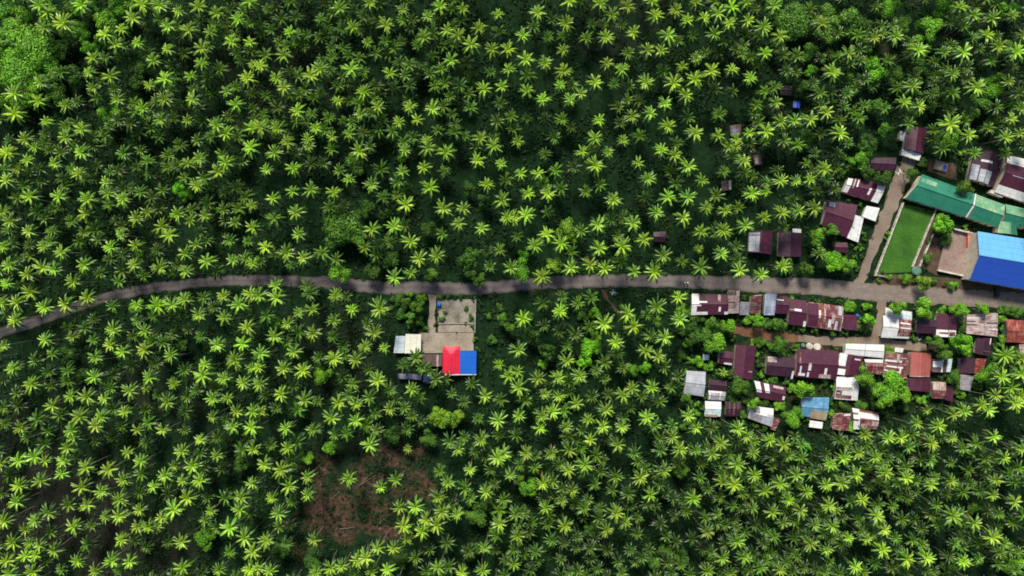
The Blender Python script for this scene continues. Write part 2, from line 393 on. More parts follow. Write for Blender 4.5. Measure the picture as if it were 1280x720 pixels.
SHEETS = [('paved_yard', [(524, 416), (592, 416), (592, 441), (556, 441), (526, 441.5)], 'concrete', 0.030),
          ('paved_yard', [(547, 375), (594, 374), (593.5, 405), (547, 405)], 'old_concrete', 0.026),
          ('concrete_slab', [(547.5, 405.6), (592, 405.6), (591.5, 415.4), (547.5, 415.4)], 'concrete', 0.034),
          ('school_lawn', [(1130, 255), (1166.5, 263), (1138, 340), (1096, 342)], 'lawn', 0.016),
          ('ditch', [(1168.5, 262), (1176, 268), (1149, 333), (1140, 333)], 'yard', 0.012),
          ('bare_yard', [(1150, 333), (1165, 293), (1178, 300), (1172, 345)], 'yard', 0.010),
          ('sports_court', [(1192, 286), (1224, 294), (1220, 320), (1213, 346), (1172, 337), (1179, 308)], 'court', 0.020),
          ('verge', [(1095, 342), (1170, 346), (1215, 350), (1290, 362), (1290, 368), (1200, 362), (1090, 356)], 'yard', 0.006),
          ('bare_yard', [(1160, 197), (1195, 205), (1196, 226), (1160, 214)], 'yard', 0.006)]
for n, p, m, z in SHEETS:
    poly_sheet(n, p, M[m], z); EXCL.append(p)

# ------------------------------------------------------------------ houses
LAND = []          # landmarks: phrase, px, py
def house(name, label, short, quad, mat, ridge='u', he=2.8, slope=0.3, patches=(), wall='wall_cream', cat='house', hip=None, mats2=None, group='village houses', ext=()):
    cx = sum(q[0] for q in quad) / 4; cy = sum(q[1] for q in quad) / 4
    c = [W(x, y, he + 0.5) for x, y in quad]
    c = [Vector((p.x, p.y, 0)) for p in c]
    def pt(u, v): return (c[0] * (1 - u) + c[1] * u) * (1 - v) + (c[3] * (1 - u) + c[2] * u) * v
    wu = ((c[1] - c[0]).length + (c[2] - c[3]).length) / 2; wv = ((c[3] - c[0]).length + (c[2] - c[1]).length) / 2
    span = wv if ridge in ('u', 'up', 'down') else wu
    rise = slope * span * (0.5 if ridge in ('u', 'v') else 0.6)
    def zf(u, v):
        if ridge == 'u': return he + rise * (1 - abs(2 * v - 1))
        if ridge == 'v':
            z = he + rise * (1 - abs(2 * u - 1))
            if hip: z = min(z, he + rise * max(0, v) / hip)
            return z
        if ridge == 'up': return he + rise * (1 - v)
        if ridge == 'down': return he + rise * v
        if ridge == 'left': return he + rise * (1 - u)
        return he + rise * u
    root = empty(name, (pt(.5, .5).x, pt(.5, .5).y, 0)); tag(root, label, cat, group)
    # walls
    iu, iv = min(0.12, 0.45 / wu), min(0.12, 0.45 / wv)
    ring = [(iu, iv), (.5, iv), (1 - iu, iv), (1 - iu, .5), (1 - iu, 1 - iv), (.5, 1 - iv), (iu, 1 - iv), (iu, .5)]
    v = [pt(u, w) for u, w in ring] + [pt(u, w) + Vector((0, 0, zf(u, w) - 0.07)) for u, w in ring]
    f = [[i, (i + 1) % 8, 8 + (i + 1) % 8, 8 + i] for i in range(8)]
    mesh_obj('wall', v, f, M[wall], root)
    # door and windows
    for side in (0, 1):
        vv = 1 - iv if side == 0 else iv
        a, b = pt(iu, vv), pt(1 - iu, vv); ax = (b - a).normalized(); ln = (b - a).length
        nrm = Vector((-ax.y, ax.x, 0)); nrm = nrm if (nrm.dot(pt(.5, vv) - pt(.5, .5)) > 0) else -nrm
        ay = Vector((0, 0, 1))
        if side == 0 and ln > 3: MB().box(a + ax * (ln * .5) + nrm * .03 + Vector((0, 0, 1.0)), (0.9, 2.0, 0.08), ax, ay).build('door', M['door'], root)
        for t in (.22, .78):
            if ln > 4: MB().box(a + ax * (ln * t) + nrm * .03 + Vector((0, 0, 1.5)), (1.1, 1.0, 0.08), ax, ay).build('window', M['glass'], root)
    def sheet(u0, v0, u1, v1, lift, th):
        NU = max(2, int(abs(u1 - u0) * 8)); NV = max(2, int(abs(v1 - v0) * 8))
        us = sorted(set([u0 + (u1 - u0) * i / NU for i in range(NU + 1)] + ([.5] if ridge == 'v' and u0 < .5 < u1 else [])))
        vs = sorted(set([v0 + (v1 - v0) * i / NV for i in range(NV + 1)] + ([.5] if ridge == 'u' and v0 < .5 < v1 else [])))
        vt, uv, fc = [], [], []
        for dz in (lift, lift - th):
            for w in vs:
                for u in us:
                    sag = 0.035 * mnoise.noise(pt(u, w) * 0.8 + Vector((0, 0, lift * 40)))
                    vt.append(pt(u, w) + Vector((0, 0, zf(u, w) + dz + sag)))
                    uv.append((u * wu + cx, w * wv + cy) if ridge in ('u', 'up', 'down') else (w * wv + cx, u * wu + cy))
        nu, nv = len(us), len(vs); N = nu * nv
        for j in range(nv - 1):
            for i in range(nu - 1):
                q = [j * nu + i, (j + 1) * nu + i, (j + 1) * nu + i + 1, j * nu + i + 1]
                fc.append(q); fc.append([N + k for k in q[::-1]])
        per = [i for i in range(nu)] + [j * nu + nu - 1 for j in range(1, nv)] + [(nv - 1) * nu + i for i in range(nu - 2, -1, -1)] + [j * nu for j in range(nv - 2, 0, -1)]
        for a, b in zip(per, per[1:] + per[:1]): fc.append([a, b, N + b, N + a])
        return vt, fc, uv
    vt, fc, uv = sheet(0, 0, 1, 1, 0.0, 0.05)
    rf = mesh_obj('roof', vt, fc, M[mat], root, uvs=uv)
    if mats2:                      # second slope's material; hall and school slopes have sun and shade painted in
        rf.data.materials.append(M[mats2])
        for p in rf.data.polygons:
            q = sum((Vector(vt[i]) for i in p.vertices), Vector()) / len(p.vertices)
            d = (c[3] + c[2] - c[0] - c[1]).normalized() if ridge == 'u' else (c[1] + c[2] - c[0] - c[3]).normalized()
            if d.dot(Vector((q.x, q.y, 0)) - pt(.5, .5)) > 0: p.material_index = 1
    if ridge in ('u', 'v'):
        a, b = (pt(0, .5), pt(1, .5)) if ridge == 'u' else (pt(.5, hip * 1.0 if hip else 0), pt(.5, 1))
        z0 = he + rise + 0.045
        MB().tube([a + Vector((0, 0, z0)), b + Vector((0, 0, z0))], 0.11, 6).build('ridge_cap', M[mat], rf)
    for k, p in enumerate(patches):
        u0, v0, u1, v1, pm = p[:5]
        vt, fc, uv = sheet(u0, v0, u1, v1, 0.05 + 0.022 * k, 0.018)
        mesh_obj('roof_sheet', vt, fc, M[pm], rf, uvs=uv)
    EXCL.append(quad); LAND.append((short, cx, cy))
    return root

def bb(x0, y0, x1, y1, s=0): return [(x0, y0), (x1, y0 + s), (x1, y1 + s), (x0, y1)]
wh, gr = 'white', 'grey'
# the farmhouse south of the road
house('farmhouse', 'bright red roofed house with a small hip beside the blue roof', 'the bright red roofed house', [(553.5, 433), (574.8, 433), (574.8, 469), (553, 469)], 'bright_red', 'v', 3.2, .32, hip=.28, cat='house', group='farm buildings',
      patches=[(0, .965, 1, 1.0, wh)])
house('house_annex', 'bright blue roofed annex joined to the red roofed house', 'the bright blue annex', [(575.1, 438), (595.6, 438), (595.2, 469), (575.1, 469)], 'bright_blue', 'up', 2.9, .16, group='farm buildings', cat='annex',
      patches=[(0, .965, 1, 1.0, wh)])
house('garage', 'cream white flat shed roof at the edge of the paved yard', 'the cream white shed', [(507, 417.5), (526.3, 418), (525.6, 441.7), (505.3, 441.7)], 'cream', 'left', 2.7, .1, wall='wall_grey', cat='shed', group='farm buildings')
house('lean_to', 'pale blue lean-to roof beside the cream white shed', 'the pale blue lean-to', [(494.6, 420), (506.7, 420), (504.9, 441.3), (491.5, 441.3)], 'pale_blue', 'right', 2.2, .12, wall='wall_wood', cat='lean-to', group='farm buildings')
house('open_shed', 'brown grey shed roof between the paved yard and the red house', 'the brown farm shed', [(527, 443), (552.6, 443), (552.4, 458), (528, 458)], 'brown', 'down', 2.4, .1, wall='wall_wood', cat='shed', group='farm buildings', patches=[(.72, .05, .82, 1.0, 'pale_rust')])
house('chicken_shed', 'violet grey tin shed half hidden by palms below the yard', 'the violet tin shed', [(529.5, 467), (544.5, 468), (542.7, 478.5), (528.5, 477.5)], 'violet', 'down', 2.2, .12, wall='wall_wood', cat='shed', group='farm buildings')
house('chicken_shed', 'pale blue tin shed under palms next to the violet one', 'the pale tin shed under palms', [(497, 467), (527, 468), (526.4, 475), (498, 473.5)], 'violet', 'down', 2.1, .1, wall='wall_wood', cat='shed', group='farm buildings', patches=[(.08, 0, .3, 1, 'grey_stripe'), (.6, .1, .8, 1, 'grey_stripe')])

# the school compound
house('assembly_hall', 'big hall with sunlit light blue and shaded deep blue roof slopes at the photo edge', 'the big blue roofed hall', [(1223, 289), (1316, 304), (1306, 366), (1213, 350)], 'sunlit_blue', 'u', 6.5, .34, mats2='deep_blue', cat='hall', group='school buildings')
house('school_building', 'long plain green roofed school building above the lawn', 'the long green school roof', [(1153.5, 217.5), (1221.5, 242.5), (1209.5, 272), (1133, 247.5)], 'teal', 'u', 3.6, .34, cat='school', group='school buildings', patches=[(.975, 0, 1.0, 1.0, wh), (.03, .12, .3, .3, 'sheen_green')])  # the pale green sheet paints a patch of sun sheen
house('school_building', 'shorter green roofed school building with a pale sunlit upper slope', 'the sunlit green school roof', [(1222, 243), (1257.5, 256), (1246.5, 284), (1211.5, 272.5)], 'sheen_green', 'u', 3.9, .34, mats2='teal', cat='school', group='school buildings')
sb = house('school_building', 'pale green school building with a gabled porch behind the blue hall', 'the green school building with porch', [(1258, 255), (1302, 265), (1296, 290), (1254, 278)], 'sheen_green', 'u', 4.1, .34, mats2='teal', cat='school', group='school buildings')
house('school_porch', 'green gabled porch pointing at the blue hall roof', 'the green gabled porch', [(1251, 276), (1271, 281), (1273, 294), (1247.5, 291)], 'sheen_green', 'v', 4.0, .5, mats2='teal', cat='porch', group='school buildings')
house('village_house', 'dark maroon house with two large grey sheets above the school', 'the maroon house with grey sheets', [(1219, 185.5), (1258, 194), (1242.5, 234), (1211.5, 223)], 'dark_maroon', 'v', 3.0, .28,
      patches=[(.02, .5, .26, 1.0, gr), (.30, .6, .72, 1.0, gr), (.25, .30, .62, .37, wh), (.93, 0, .97, .4, 'pale_rust')])
house('village_house', 'maroon house edged in white sheets at the photo edge above the school', 'the white edged maroon house', [(1261, 193.5), (1306, 204), (1296, 258), (1244, 240)], 'maroon', 'u', 3.2, .25,
      patches=[(0, 0, 1, .22, 'white'), (0, .80, 1, 1.0, 'white'), (.72, .22, 1, .8, 'white'), (.2, .5, .7, .515, wh)])
house('village_house', 'deep maroon gabled house at the top end of the dirt lane', 'the maroon house at the lane end', [(1134.7, 158.7), (1159.7, 160.3), (1155, 192), (1131, 185.5)], 'maroon', 'v', 3.0, .3)
house('porch_roof', 'white two piece porch roof at the top end of the dirt lane', 'the white porch at the lane end', [(1128.4, 185.5), (1153, 192.5), (1149, 200.5), (1127, 193.5)], 'white', 'down', 2.3, .15, cat='porch', patches=[(.46, -.1, .54, 1.05, 'cream')])
house('tin_shed', 'small grey tin shed beside the deep maroon house at the lane end', 'the grey shed at the lane end', [(1125.3, 163), (1133, 165.5), (1130.2, 177), (1124.6, 174)], 'grey', 'left', 2.2, .15, cat='shed', group='tin sheds')
house('village_house', 'dark maroon house half under trees beside the upper dirt lane', 'the dark maroon house under trees', [(1089.5, 197), (1121.4, 196.5), (1117, 215), (1087, 211)], 'dark_maroon', 'u', 2.8, .28)
house('village_house', 'maroon house with white sheets at both ends beside the dirt lane', 'the lane house with white ends', [(1061, 222), (1108.5, 229), (1098, 254), (1053, 240)], 'maroon', 'u', 2.8, .25,
      patches=[(.0, .02, .13, .95, wh), (.18, .0, .22, .6, 'pale_rust'), (.27, 0, .31, .5, wh), (.80, .15, 1.0, 1.0, wh), (.62, .4, .68, .75, wh)])
house('village_house', 'large plain maroon house with a white annex left of the lane', 'the large maroon lane house', [(1033.6, 250), (1072.5, 256), (1059, 297), (1028, 280)], 'maroon', 'u', 3.0, .26, patches=[(.10, .05, .30, .22, gr)])
house('porch_roof', 'bright white stepped annex roof against the large maroon lane house', 'the white stepped annex', [(1068, 268), (1080.5, 272), (1073.5, 303), (1059, 297.5)], 'white', 'left', 2.5, .12, cat='annex', patches=[(-.02, .48, .4, .53, 'grey')])
house('tin_shed', 'square white tin roof touching the dirt lane', 'the square white tin roof', [(1084, 257), (1100.5, 260), (1094.5, 276.8), (1078, 270.6)], 'white', 'down', 2.4, .12, cat='shed', group='tin sheds')
house('village_house', 'maroon house with a grey corner sheet, among palms above the road', 'the maroon house with grey corner', [(937, 288.5), (967, 288.5), (964.5, 318), (936, 315)], 'maroon', 'v', 2.8, .28, patches=[(.0, .22, .42, .95, gr), (0, .08, .42, .18, gr)])
house('village_house', 'square maroon gabled house with a white top sheet above the road', 'the square maroon gabled house', [(974, 289), (1002, 290), (1002, 321), (973, 321)], 'dark_maroon', 'v', 2.8, .3, patches=[(.56, -.12, 1.0, .03, wh)])
house('hut', 'little maroon hut between bushes near the lane mouth', 'the little maroon hut', [(1044, 303), (1060, 303), (1060, 316), (1043, 315)], 'maroon', 'u', 2.3, .3, wall='wall_wood', cat='hut', group='huts among the palms')
house('hut', 'small maroon roofed hut alone in the palms above the road', 'the lone maroon hut', [(817, 290), (833, 289), (832, 303), (817, 302)], 'dark_maroon', 'u', 2.4, .3, wall='wall_wood', cat='hut', group='huts among the palms', patches=[(.6, .55, .95, .62, 'rust_red')])  # this hut and the next ones: palm shade put into dim roof colours
house('hut', 'reddish hut with a blue sheet in the middle of the upper palms', 'the hut with a blue sheet', [(913, 157), (927, 155), (926, 169), (914, 169)], 'brown', 'v', 2.4, .3, wall='wall_wood', cat='hut', group='huts among the palms', patches=[(.2, .4, .7, 1.02, 'violet')])
house('hut', 'dusty pink roofed hut beside a pile of planks in the upper palms', 'the dusty pink hut', [(942, 194), (951, 193), (953, 205), (944, 206)], 'pale_rust', 'v', 2.2, .25, wall='wall_wood', cat='hut', group='huts among the palms', patches=[(0, 0, 1, 1, 'brown'), (.1, .3, .5, .9, 'grey_stripe')])
house('hut', 'dark red hut with one white strip in the upper palms', 'the dark red hut with white strip', [(902, 226), (915, 224), (915, 237), (903, 239)], 'brown', 'v', 2.2, .3, wall='wall_wood', cat='hut', group='huts among the palms', patches=[(.7, .1, .95, .95, wh)])
house('hut', 'dark red roofed hut beside a blue tarpaulin in the upper palms', 'the dark red hut beside the tarpaulin', [(976, 106), (991, 107), (990, 119), (976, 118)], 'brown', 'u', 2.3, .3, wall='wall_wood', cat='hut', group='huts among the palms')
house('tarpaulin_shelter', 'small blue tarpaulin shelter in the upper palms', 'the blue tarpaulin shelter', [(992, 126), (1001, 126), (1000, 135), (992, 134)], 'deep_blue', 'v', 1.9, .3, wall='wall_wood', cat='shelter', group='huts among the palms')

# first row below the road
house('village_house', 'maroon house with a ragged white front edge, first of the roadside row', 'the ragged white edged house', [(865, 367), (910, 368), (910, 393), (864, 394)], 'maroon', 'u', 3.0, .24,
      patches=[(0, 0, .2, .55, wh), (.02, .5, .26, .58, wh), (.2, .34, .42, .42, wh), (0, .55, .14, 1, wh), (.1, .85, .45, .99, wh), (.74, .62, .8, .85, wh), (.72, .02, .8, .35, 'pale_rust'), (.9, .86, 1.0, 1.0, wh)])
house('tin_shed', 'patchy pink rusted tin roof against the ragged white edged house', 'the patchy pink tin roof', [(910.3, 363.5), (925, 363.5), (924, 391.5), (910.3, 392)], 'pale_rust', 'v', 2.8, .2, cat='shed', group='tin sheds', patches=[(0, .02, .7, .2, 'brown'), (0, .48, .6, .52, 'brown')])
house('tin_shed', 'dull grey tin roof beside the small rust red roof', 'the dull grey tin roof', [(925.5, 377), (937.8, 378), (936.8, 394), (924.8, 393.5)], 'grey_stripe', 'up', 2.4, .15, cat='shed', group='tin sheds')
house('village_house', 'narrow rust red roofed house in the roadside row', 'the narrow rust red house', [(938.8, 369.5), (953, 368), (951, 392.6), (938, 391.7)], 'rust_maroon', 'left', 2.8, .15, patches=[(.3, 0, 1, .06, 'pale_rust')])
house('village_house', 'blue grey corrugated roof standing out in the roadside row', 'the blue grey corrugated roof', [(956.5, 367), (971, 367), (968.5, 394), (955, 394)], 'blue_grey', 'up', 3.1, .12)
house('village_house', 'maroon house with a white strip next to the blue grey corrugated roof', 'the maroon house by the blue grey roof', [(971.4, 369), (986, 371), (985, 392.5), (969.3, 392)], 'maroon', 'u', 2.8, .25, patches=[(.02, .2, .6, .27, wh)])
house('village_house', 'plain maroon house with one short white sheet mid roadside row', 'the maroon house with one white sheet', [(986.5, 373), (1009, 376), (1007.2, 408), (985.6, 405.5)], 'maroon', 'u', 3.0, .25, patches=[(.28, .36, .68, .45, wh), (.0, .40, .3, .43, 'pale_rust'), (.86, .8, 1.0, 1.02, wh)])
house('village_house', 'maroon house with long rust streaks and white sheets in the roadside row', 'the rust streaked house', [(1011, 377), (1054.5, 383), (1051, 414), (1009, 408)], 'rust_maroon', 'u', 3.0, .22,
      patches=[(.30, .28, .40, .58, wh), (.36, -.02, .42, .72, 'rust_red'), (.46, 0, .5, .7, 'pale_rust'), (.60, .6, .69, .92, wh), (.80, .62, .88, .98, 'grey'), (.68, .35, .76, .75, 'pale_rust'), (.86, .02, .96, .38, gr), (0, .05, .28, .95, 'maroon'), (.97, 0, 1.0, 1.0, 'pale_rust')])
house('village_house', 'small plain maroon house ending the roadside row', 'the small maroon row end house', [(1056, 393), (1072, 394), (1071.2, 413), (1055, 412)], 'maroon', 'down', 2.6, .15)
# roadside row right of the crossing track
house('village_house', 'white and maroon patched corner house at the lane crossing', 'the white and maroon corner house', [(1104.8, 394), (1140.5, 400), (1136.8, 423.5), (1102, 422)], 'white', 'u', 3.0, .22,
      patches=[(.55, .02, 1.0, .9, 'rust_maroon'), (.22, .18, .46, .3, 'grey'), (.22, .45, .46, .5, 'pale_rust'), (.6, .2, .96, .27, wh), (.62, .45, .95, .5, wh)])
house('porch_roof', 'pale white tin porch roof facing the road at the lane crossing', 'the pale roadside porch', [(1107.8, 384.4), (1141, 390), (1140.3, 399.6), (1107, 394)], 'white', 'down', 2.4, .12, cat='porch', patches=[(.4, .4, 1, .95, 'pale_blue')])
house('village_house', 'low dark maroon house behind two roadside bushes', 'the low maroon house behind bushes', [(1146.6, 399), (1171.3, 400), (1170.3, 417.5), (1145.7, 416.5)], 'dark_maroon', 'u', 2.7, .22)
house('village_house', 'maroon hipped house with a white and red lower band', 'the maroon house with a white band', [(1172.7, 391), (1198, 394), (1196.5, 422), (1170.6, 421.5)], 'maroon', 'v', 2.9, .3, patches=[(0, .68, .95, .98, wh), (.12, .78, .5, .86, 'rust_maroon'), (.55, .76, .9, .95, 'rust_maroon')])
house('village_house', 'pale weathered roof with dark streaks behind roadside bushes', 'the pale streaked roof', [(1209.7, 393), (1248.6, 391), (1247.7, 421), (1208.8, 417)], 'pale_rust', 'v', 3.2, .22, patches=[(0, .15, .42, .22, wh), (0, .5, .3, .56, 'brown'), (0, .33, .25, .38, 'brown'), (.58, .4, .98, .46, 'brown'), (.62, .68, 1.0, .73, wh)])
house('village_house', 'dark maroon roof in shade just below the pale streaked roof', 'the shaded maroon roof', [(1222, 421.5), (1241.5, 423), (1238, 446), (1220.5, 442)], 'dark_maroon', 'v', 2.6, .25, patches=[(0, .0, .9, .2, 'maroon'), (.84, 0, .92, .34, 'cream')])
house('village_house', 'bright rusty red house at the photo edge', 'the bright rusty red house', [(1257.6, 399), (1284, 401), (1281, 429), (1258.5, 427.5)], 'rust_red', 'u', 3.0, .24, wall='wall_grey')
house('tin_shed', 'small pale tin roof under the bright rusty red house', 'the pale tin roof at the edge', [(1275, 430), (1290, 431), (1289, 444), (1275, 442)], 'pale_rust', 'down', 2.3, .15, cat='shed', group='tin sheds')
# second row
house('village_house', 'narrow dark maroon house, first in the second row', 'the narrow maroon house', [(899, 438.5), (917, 440), (915, 457), (897, 454.5)], 'maroon', 'u', 2.6, .24, patches=[(.45, .84, 1, .98, wh), (.03, .1, .07, .9, 'pale_rust')])
house('tin_shed', 'tiny white tin sheet roof beside the narrow maroon house', 'the tiny white tin roof', [(879, 443), (887, 443.5), (886.6, 450.5), (879, 450)], 'pale_blue', 'up', 2.0, .1, cat='shed', group='tin sheds')
house('village_house', 'tall plain reddish maroon roof in the second row', 'the tall plain reddish maroon roof', [(920.4, 431), (946, 432), (940.2, 475), (917, 471)], 'maroon', 'v', 3.2, .22, patches=[(0, 0, 1, .985, 'rust_wine'), (.75, .75, .96, .79, 'pale_rust')] if False else [(.75, .75, .96, .79, 'pale_rust')])
house('village_house', 'maroon house with a grey pink corner sheet in the second row', 'the maroon house with pink corner', [(959, 445), (994.6, 448), (991.7, 471.5), (957, 468.5)], 'dark_maroon', 'u', 3.0, .24, patches=[(.03, .02, .36, .30, 'pale_rust'), (.93, .68, 1.0, 1.1, wh)])
house('village_house', 'large maroon house with scattered white sheets beside the lower lane', 'the large maroon house with white sheets', [(997, 436), (1048.6, 438.5), (1046, 475), (994.6, 471)], 'maroon', 'u', 3.2, .22,
      patches=[(.28, .48, .35, .74, wh), (.27, .8, .32, .98, wh), (.68, .62, .74, .88, wh), (.08, .6, .12, .88, 'pale_blue'), (.06, .85, .22, .95, wh), (.56, .84, .85, .98, 'pale_rust'), (.05, .12, .09, .5, 'rust_maroon')])
house('tin_shed', 'light grey two slope roof at the bottom corner of the village', 'the light grey corner roof', [(859, 463.4), (882.7, 465), (880, 496), (854.8, 492)], 'grey', 'u', 2.8, .2, cat='shed', group='tin sheds')
house('village_house', 'dark maroon house above the white framed roof in the village corner', 'the dark corner house', [(887, 474), (909, 476.5), (908, 489), (886, 487.4)], 'dark_maroon', 'u', 2.6, .24)
house('tin_shed', 'white framed dark roof beneath the dark maroon corner house', 'the white framed dark roof', [(886, 488.2), (908, 490), (906.2, 501), (885, 500)], 'grey_stripe', 'u', 2.3, .2, cat='shed', group='tin sheds', patches=[(0, 0, .8, .2, wh), (.05, .25, .14, .9, wh), (.66, .2, .72, .9, wh)])
house('tin_shed', 'white over grey tin roof with a tan lower strip', 'the white over grey tin roof', [(881.8, 501.6), (902, 502.5), (901, 521), (881, 520)], 'white', 'u', 2.6, .2, mats2='pale_blue', cat='shed', group='tin sheds', patches=[(.02, .88, .8, 1.05, 'tan')])
house('tin_shed', 'dark rust streaked shed at the bottom of the village', 'the dark rust streaked shed', [(908, 502), (926.7, 502), (925.3, 520.5), (907, 520.5)], 'dark_maroon', 'u', 2.4, .2, cat='shed', group='tin sheds', patches=[(.2, 0, .28, .8, 'brown'), (.5, .1, .6, .9, 'rust_maroon'), (.78, 0, .86, .6, 'brown')])
house('village_house', 'maroon house with two white sheets between garden trees', 'the maroon house with two white sheets', [(943, 475.5), (983, 484), (980, 503), (947.5, 497)], 'maroon', 'u', 2.8, .24,
      patches=[(.0, .02, .18, .66, wh), (.30, .04, .46, .6, wh), (.6, .05, .92, .2, 'pale_rust'), (.92, .6, 1.0, .85, wh)])
house('tin_shed', 'white and grey patchwork roof at the bottom edge of the village', 'the white and grey patchwork roof', [(937, 507), (967.5, 511), (965.6, 534), (935.3, 523)], 'white', 'u', 2.8, .2, mats2='grey', cat='shed', group='tin sheds', patches=[(.18, .05, .45, .45, 'grey_stripe'), (.08, .55, .55, 1.0, 'grey_stripe')])
house('tin_shed', 'narrow maroon roof beside the white and grey patchwork roof', 'the narrow maroon lean-to', [(968.5, 522), (976, 524), (969.5, 538.5), (963.5, 536.5)], 'rust_maroon', 'right', 2.3, .15, cat='shed', group='tin sheds')
house('village_house', 'weathered blue roofed house with a brown corner patch', 'the weathered blue roof', [(1001.8, 497), (1037.2, 497), (1033.5, 525), (1001.8, 520)], 'old_blue', 'u', 3.0, .2, patches=[(.36, .64, .98, 1.04, 'tan')])
house('porch_roof', 'small white porch roof below the weathered blue roof', 'the white porch by the blue roof', [(1013, 525.6), (1029.5, 528), (1028, 536), (1011.6, 534)], 'white', 'down', 2.3, .12, cat='porch')
house('village_house', 'long white tin roof beside the lower lane', 'the long white lane roof', [(1058, 429.5), (1106, 431), (1105, 447.8), (1055.6, 443)], 'white', 'u', 3.1, .16, patches=[(.5, .0, .52, 1, 'grey')])
house('village_house', 'maroon roof with a white strip down its side under the long white roof', 'the maroon roof with white side', [(1050.5, 441), (1080.4, 446), (1073, 470.5), (1046, 468)], 'maroon', 'v', 2.8, .22, patches=[(0, 0, .3, .58, wh), (0, .72, .34, 1.0, wh), (.62, .15, .9, .22, wh)])
house('village_house', 'half white half maroon striped house next to the big round tree', 'the striped white and maroon house', [(1046, 471), (1073.2, 472), (1072.5, 501), (1043.5, 498.8)], 'white', 'u', 2.9, .2,
      patches=[(.02, .44, .72, .96, 'rust_maroon'), (.28, .6, .74, .8, wh), (.0, .54, .7, .58, wh), (.06, .7, .2, .74, wh)])
house('village_house', 'small maroon roof with a white top strip below the long white roof', 'the small maroon roof with white strip', [(1081, 448.8), (1104.5, 449.3), (1102.3, 468.5), (1084, 466.5)], 'rust_maroon', 'u', 2.7, .22, patches=[(0, .02, 1, .22, wh)])
house('village_house', 'red roof striped with many white sheets beside the lane', 'the red striped roof', [(1108, 441), (1136.8, 442), (1134, 474), (1104, 468.5)], 'rust_maroon', 'v', 3.0, .22,
      patches=[(.02, .3, .7, .38, wh), (.1, .55, .78, .62, wh), (.02, .75, .62, .80, wh), (.62, .55, .7, .95, wh), (.45, .02, .58, .36, 'pale_rust'), (.6, .44, .92, .48, 'pale_rust'), (.35, .82, .8, .92, 'rust_red'), (.6, .18, .9, .22, 'pale_rust')])
house('tin_shed', 'tiny white roof on the lane edge above the red striped roof', 'the tiny white lane roof', [(1119.5, 434), (1130.5, 435.5), (1129, 441), (1119, 440)], 'white', 'up', 2.0, .1, cat='shed', group='tin sheds')
house('village_house', 'salmon pink gabled house with both slopes painted alike', 'the salmon pink gabled house', [(1139.6, 440), (1165, 442), (1163.2, 471), (1137.6, 471)], 'salmon', 'v', 3.2, .3, mats2='salmon', patches=[(0, .965, 1, 1, 'pale_rust')])
house('village_house', 'wine maroon roof joined below the salmon pink house', 'the wine maroon roof below the salmon house', [(1137.4, 472), (1163.8, 472.4), (1164.5, 490), (1137, 488)], 'rust_maroon', 'v', 2.7, .22, patches=[(0, 0, 1, 1, 'maroon')])
house('village_house', 'black and white slotted roof beside the salmon pink house', 'the black and white slotted roof', [(1167, 449), (1192, 447.5), (1189, 466), (1166, 465)], 'brown', 'v', 2.6, .2, patches=[(.02, .15, .42, .62, wh), (.42, .05, .5, .98, wh), (.72, .05, .98, .95, 'pale_blue')])
house('tin_shed', 'cream tin roof over a maroon lower half at the village edge', 'the cream and maroon tin roof', [(1166.5, 477), (1183.5, 478), (1181, 499), (1165, 498)], 'tan', 'u', 2.6, .2, mats2='rust_maroon', cat='shed', group='tin sheds', patches=[(.05, .05, .95, .48, 'pale_rust')])
house('tin_shed', 'dark wine roof beside the cream and maroon tin roof', 'the dark wine shed', [(1184, 482), (1193, 484), (1191, 502), (1182, 500)], 'rust_maroon', 'right', 2.3, .15, cat='shed', group='tin sheds', patches=[(0, 0, 1, 1, 'maroon')])
house('village_house', 'maroon and red gabled house at the lower village edge', 'the maroon and red gabled house', [(1201.5, 447), (1234, 448.5), (1230, 466), (1200.8, 467)], 'dark_maroon', 'v', 2.8, .24, mats2='rust_red')
house('tin_shed', 'grey streaked tin roof below the maroon and red gabled house', 'the grey streaked tin roof', [(1201, 468), (1218.8, 470), (1213.5, 489), (1200.8, 487)], 'grey_stripe', 'v', 2.4, .2, cat='shed', group='tin sheds')
house('village_house', 'plain brick red house at the bottom of the village', 'the brick red bottom house', [(1042, 517.5), (1065, 516.6), (1061, 538.5), (1041, 537)], 'rust_red', 'v', 2.8, .24, patches=[(0, 0, 1, 1, 'rust_maroon'), (.55, .02, .95, .14, wh)])
house('village_house', 'white and maroon patchwork house at the bottom of the village', 'the bottom patchwork house', [(1066, 510), (1099, 516.6), (1097, 537), (1067, 537)], 'rust_maroon', 'u', 2.8, .22, patches=[(0, .0, .26, 1, wh), (.26, .12, 1.0, .42, wh), (0, .2, .2, .28, 'rust_maroon'), (0, .5, .2, .58, 'rust_maroon'), (.72, .5, 1.0, .8, 'pale_rust'), (.3, .7, .5, 1, 'pale_rust')])

# ------------------------------------------------------------------ walls, tanks, small things of the place
def wall_run(name, label, p0, p1, th, h, mat, posts=0, cat='wall'):
    a, b = W(*p0), W(*p1); d = b - a; ln = d.length; ax = d.normalized(); ay = Vector((-ax.y, ax.x, 0))
    root = empty(name, (a + b) / 2); tag(root, label, cat)
    MB().box((a + b) / 2 + Vector((0, 0, h / 2)), (ln, th, h), ax, ay).build('panel', M[mat], root)
    MB().box((a + b) / 2 + Vector((0, 0, h + 0.05)), (ln + 0.1, th + 0.12, 0.1), ax, ay).build('coping', M[mat], root)
    for i in range(posts):
        c = a + d * ((i + .5) / posts)
        MB().box(c + Vector((0, 0, h / 2 + 0.1)), (th + 0.2, th + 0.2, h + 0.3), ax, ay).build('post', M[mat], root)
wall_run('boundary_wall', 'white boundary wall between the dirt lane and the school lawn', (1127, 254), (1092, 345), 0.25, 1.6, 'white_paint', 8)
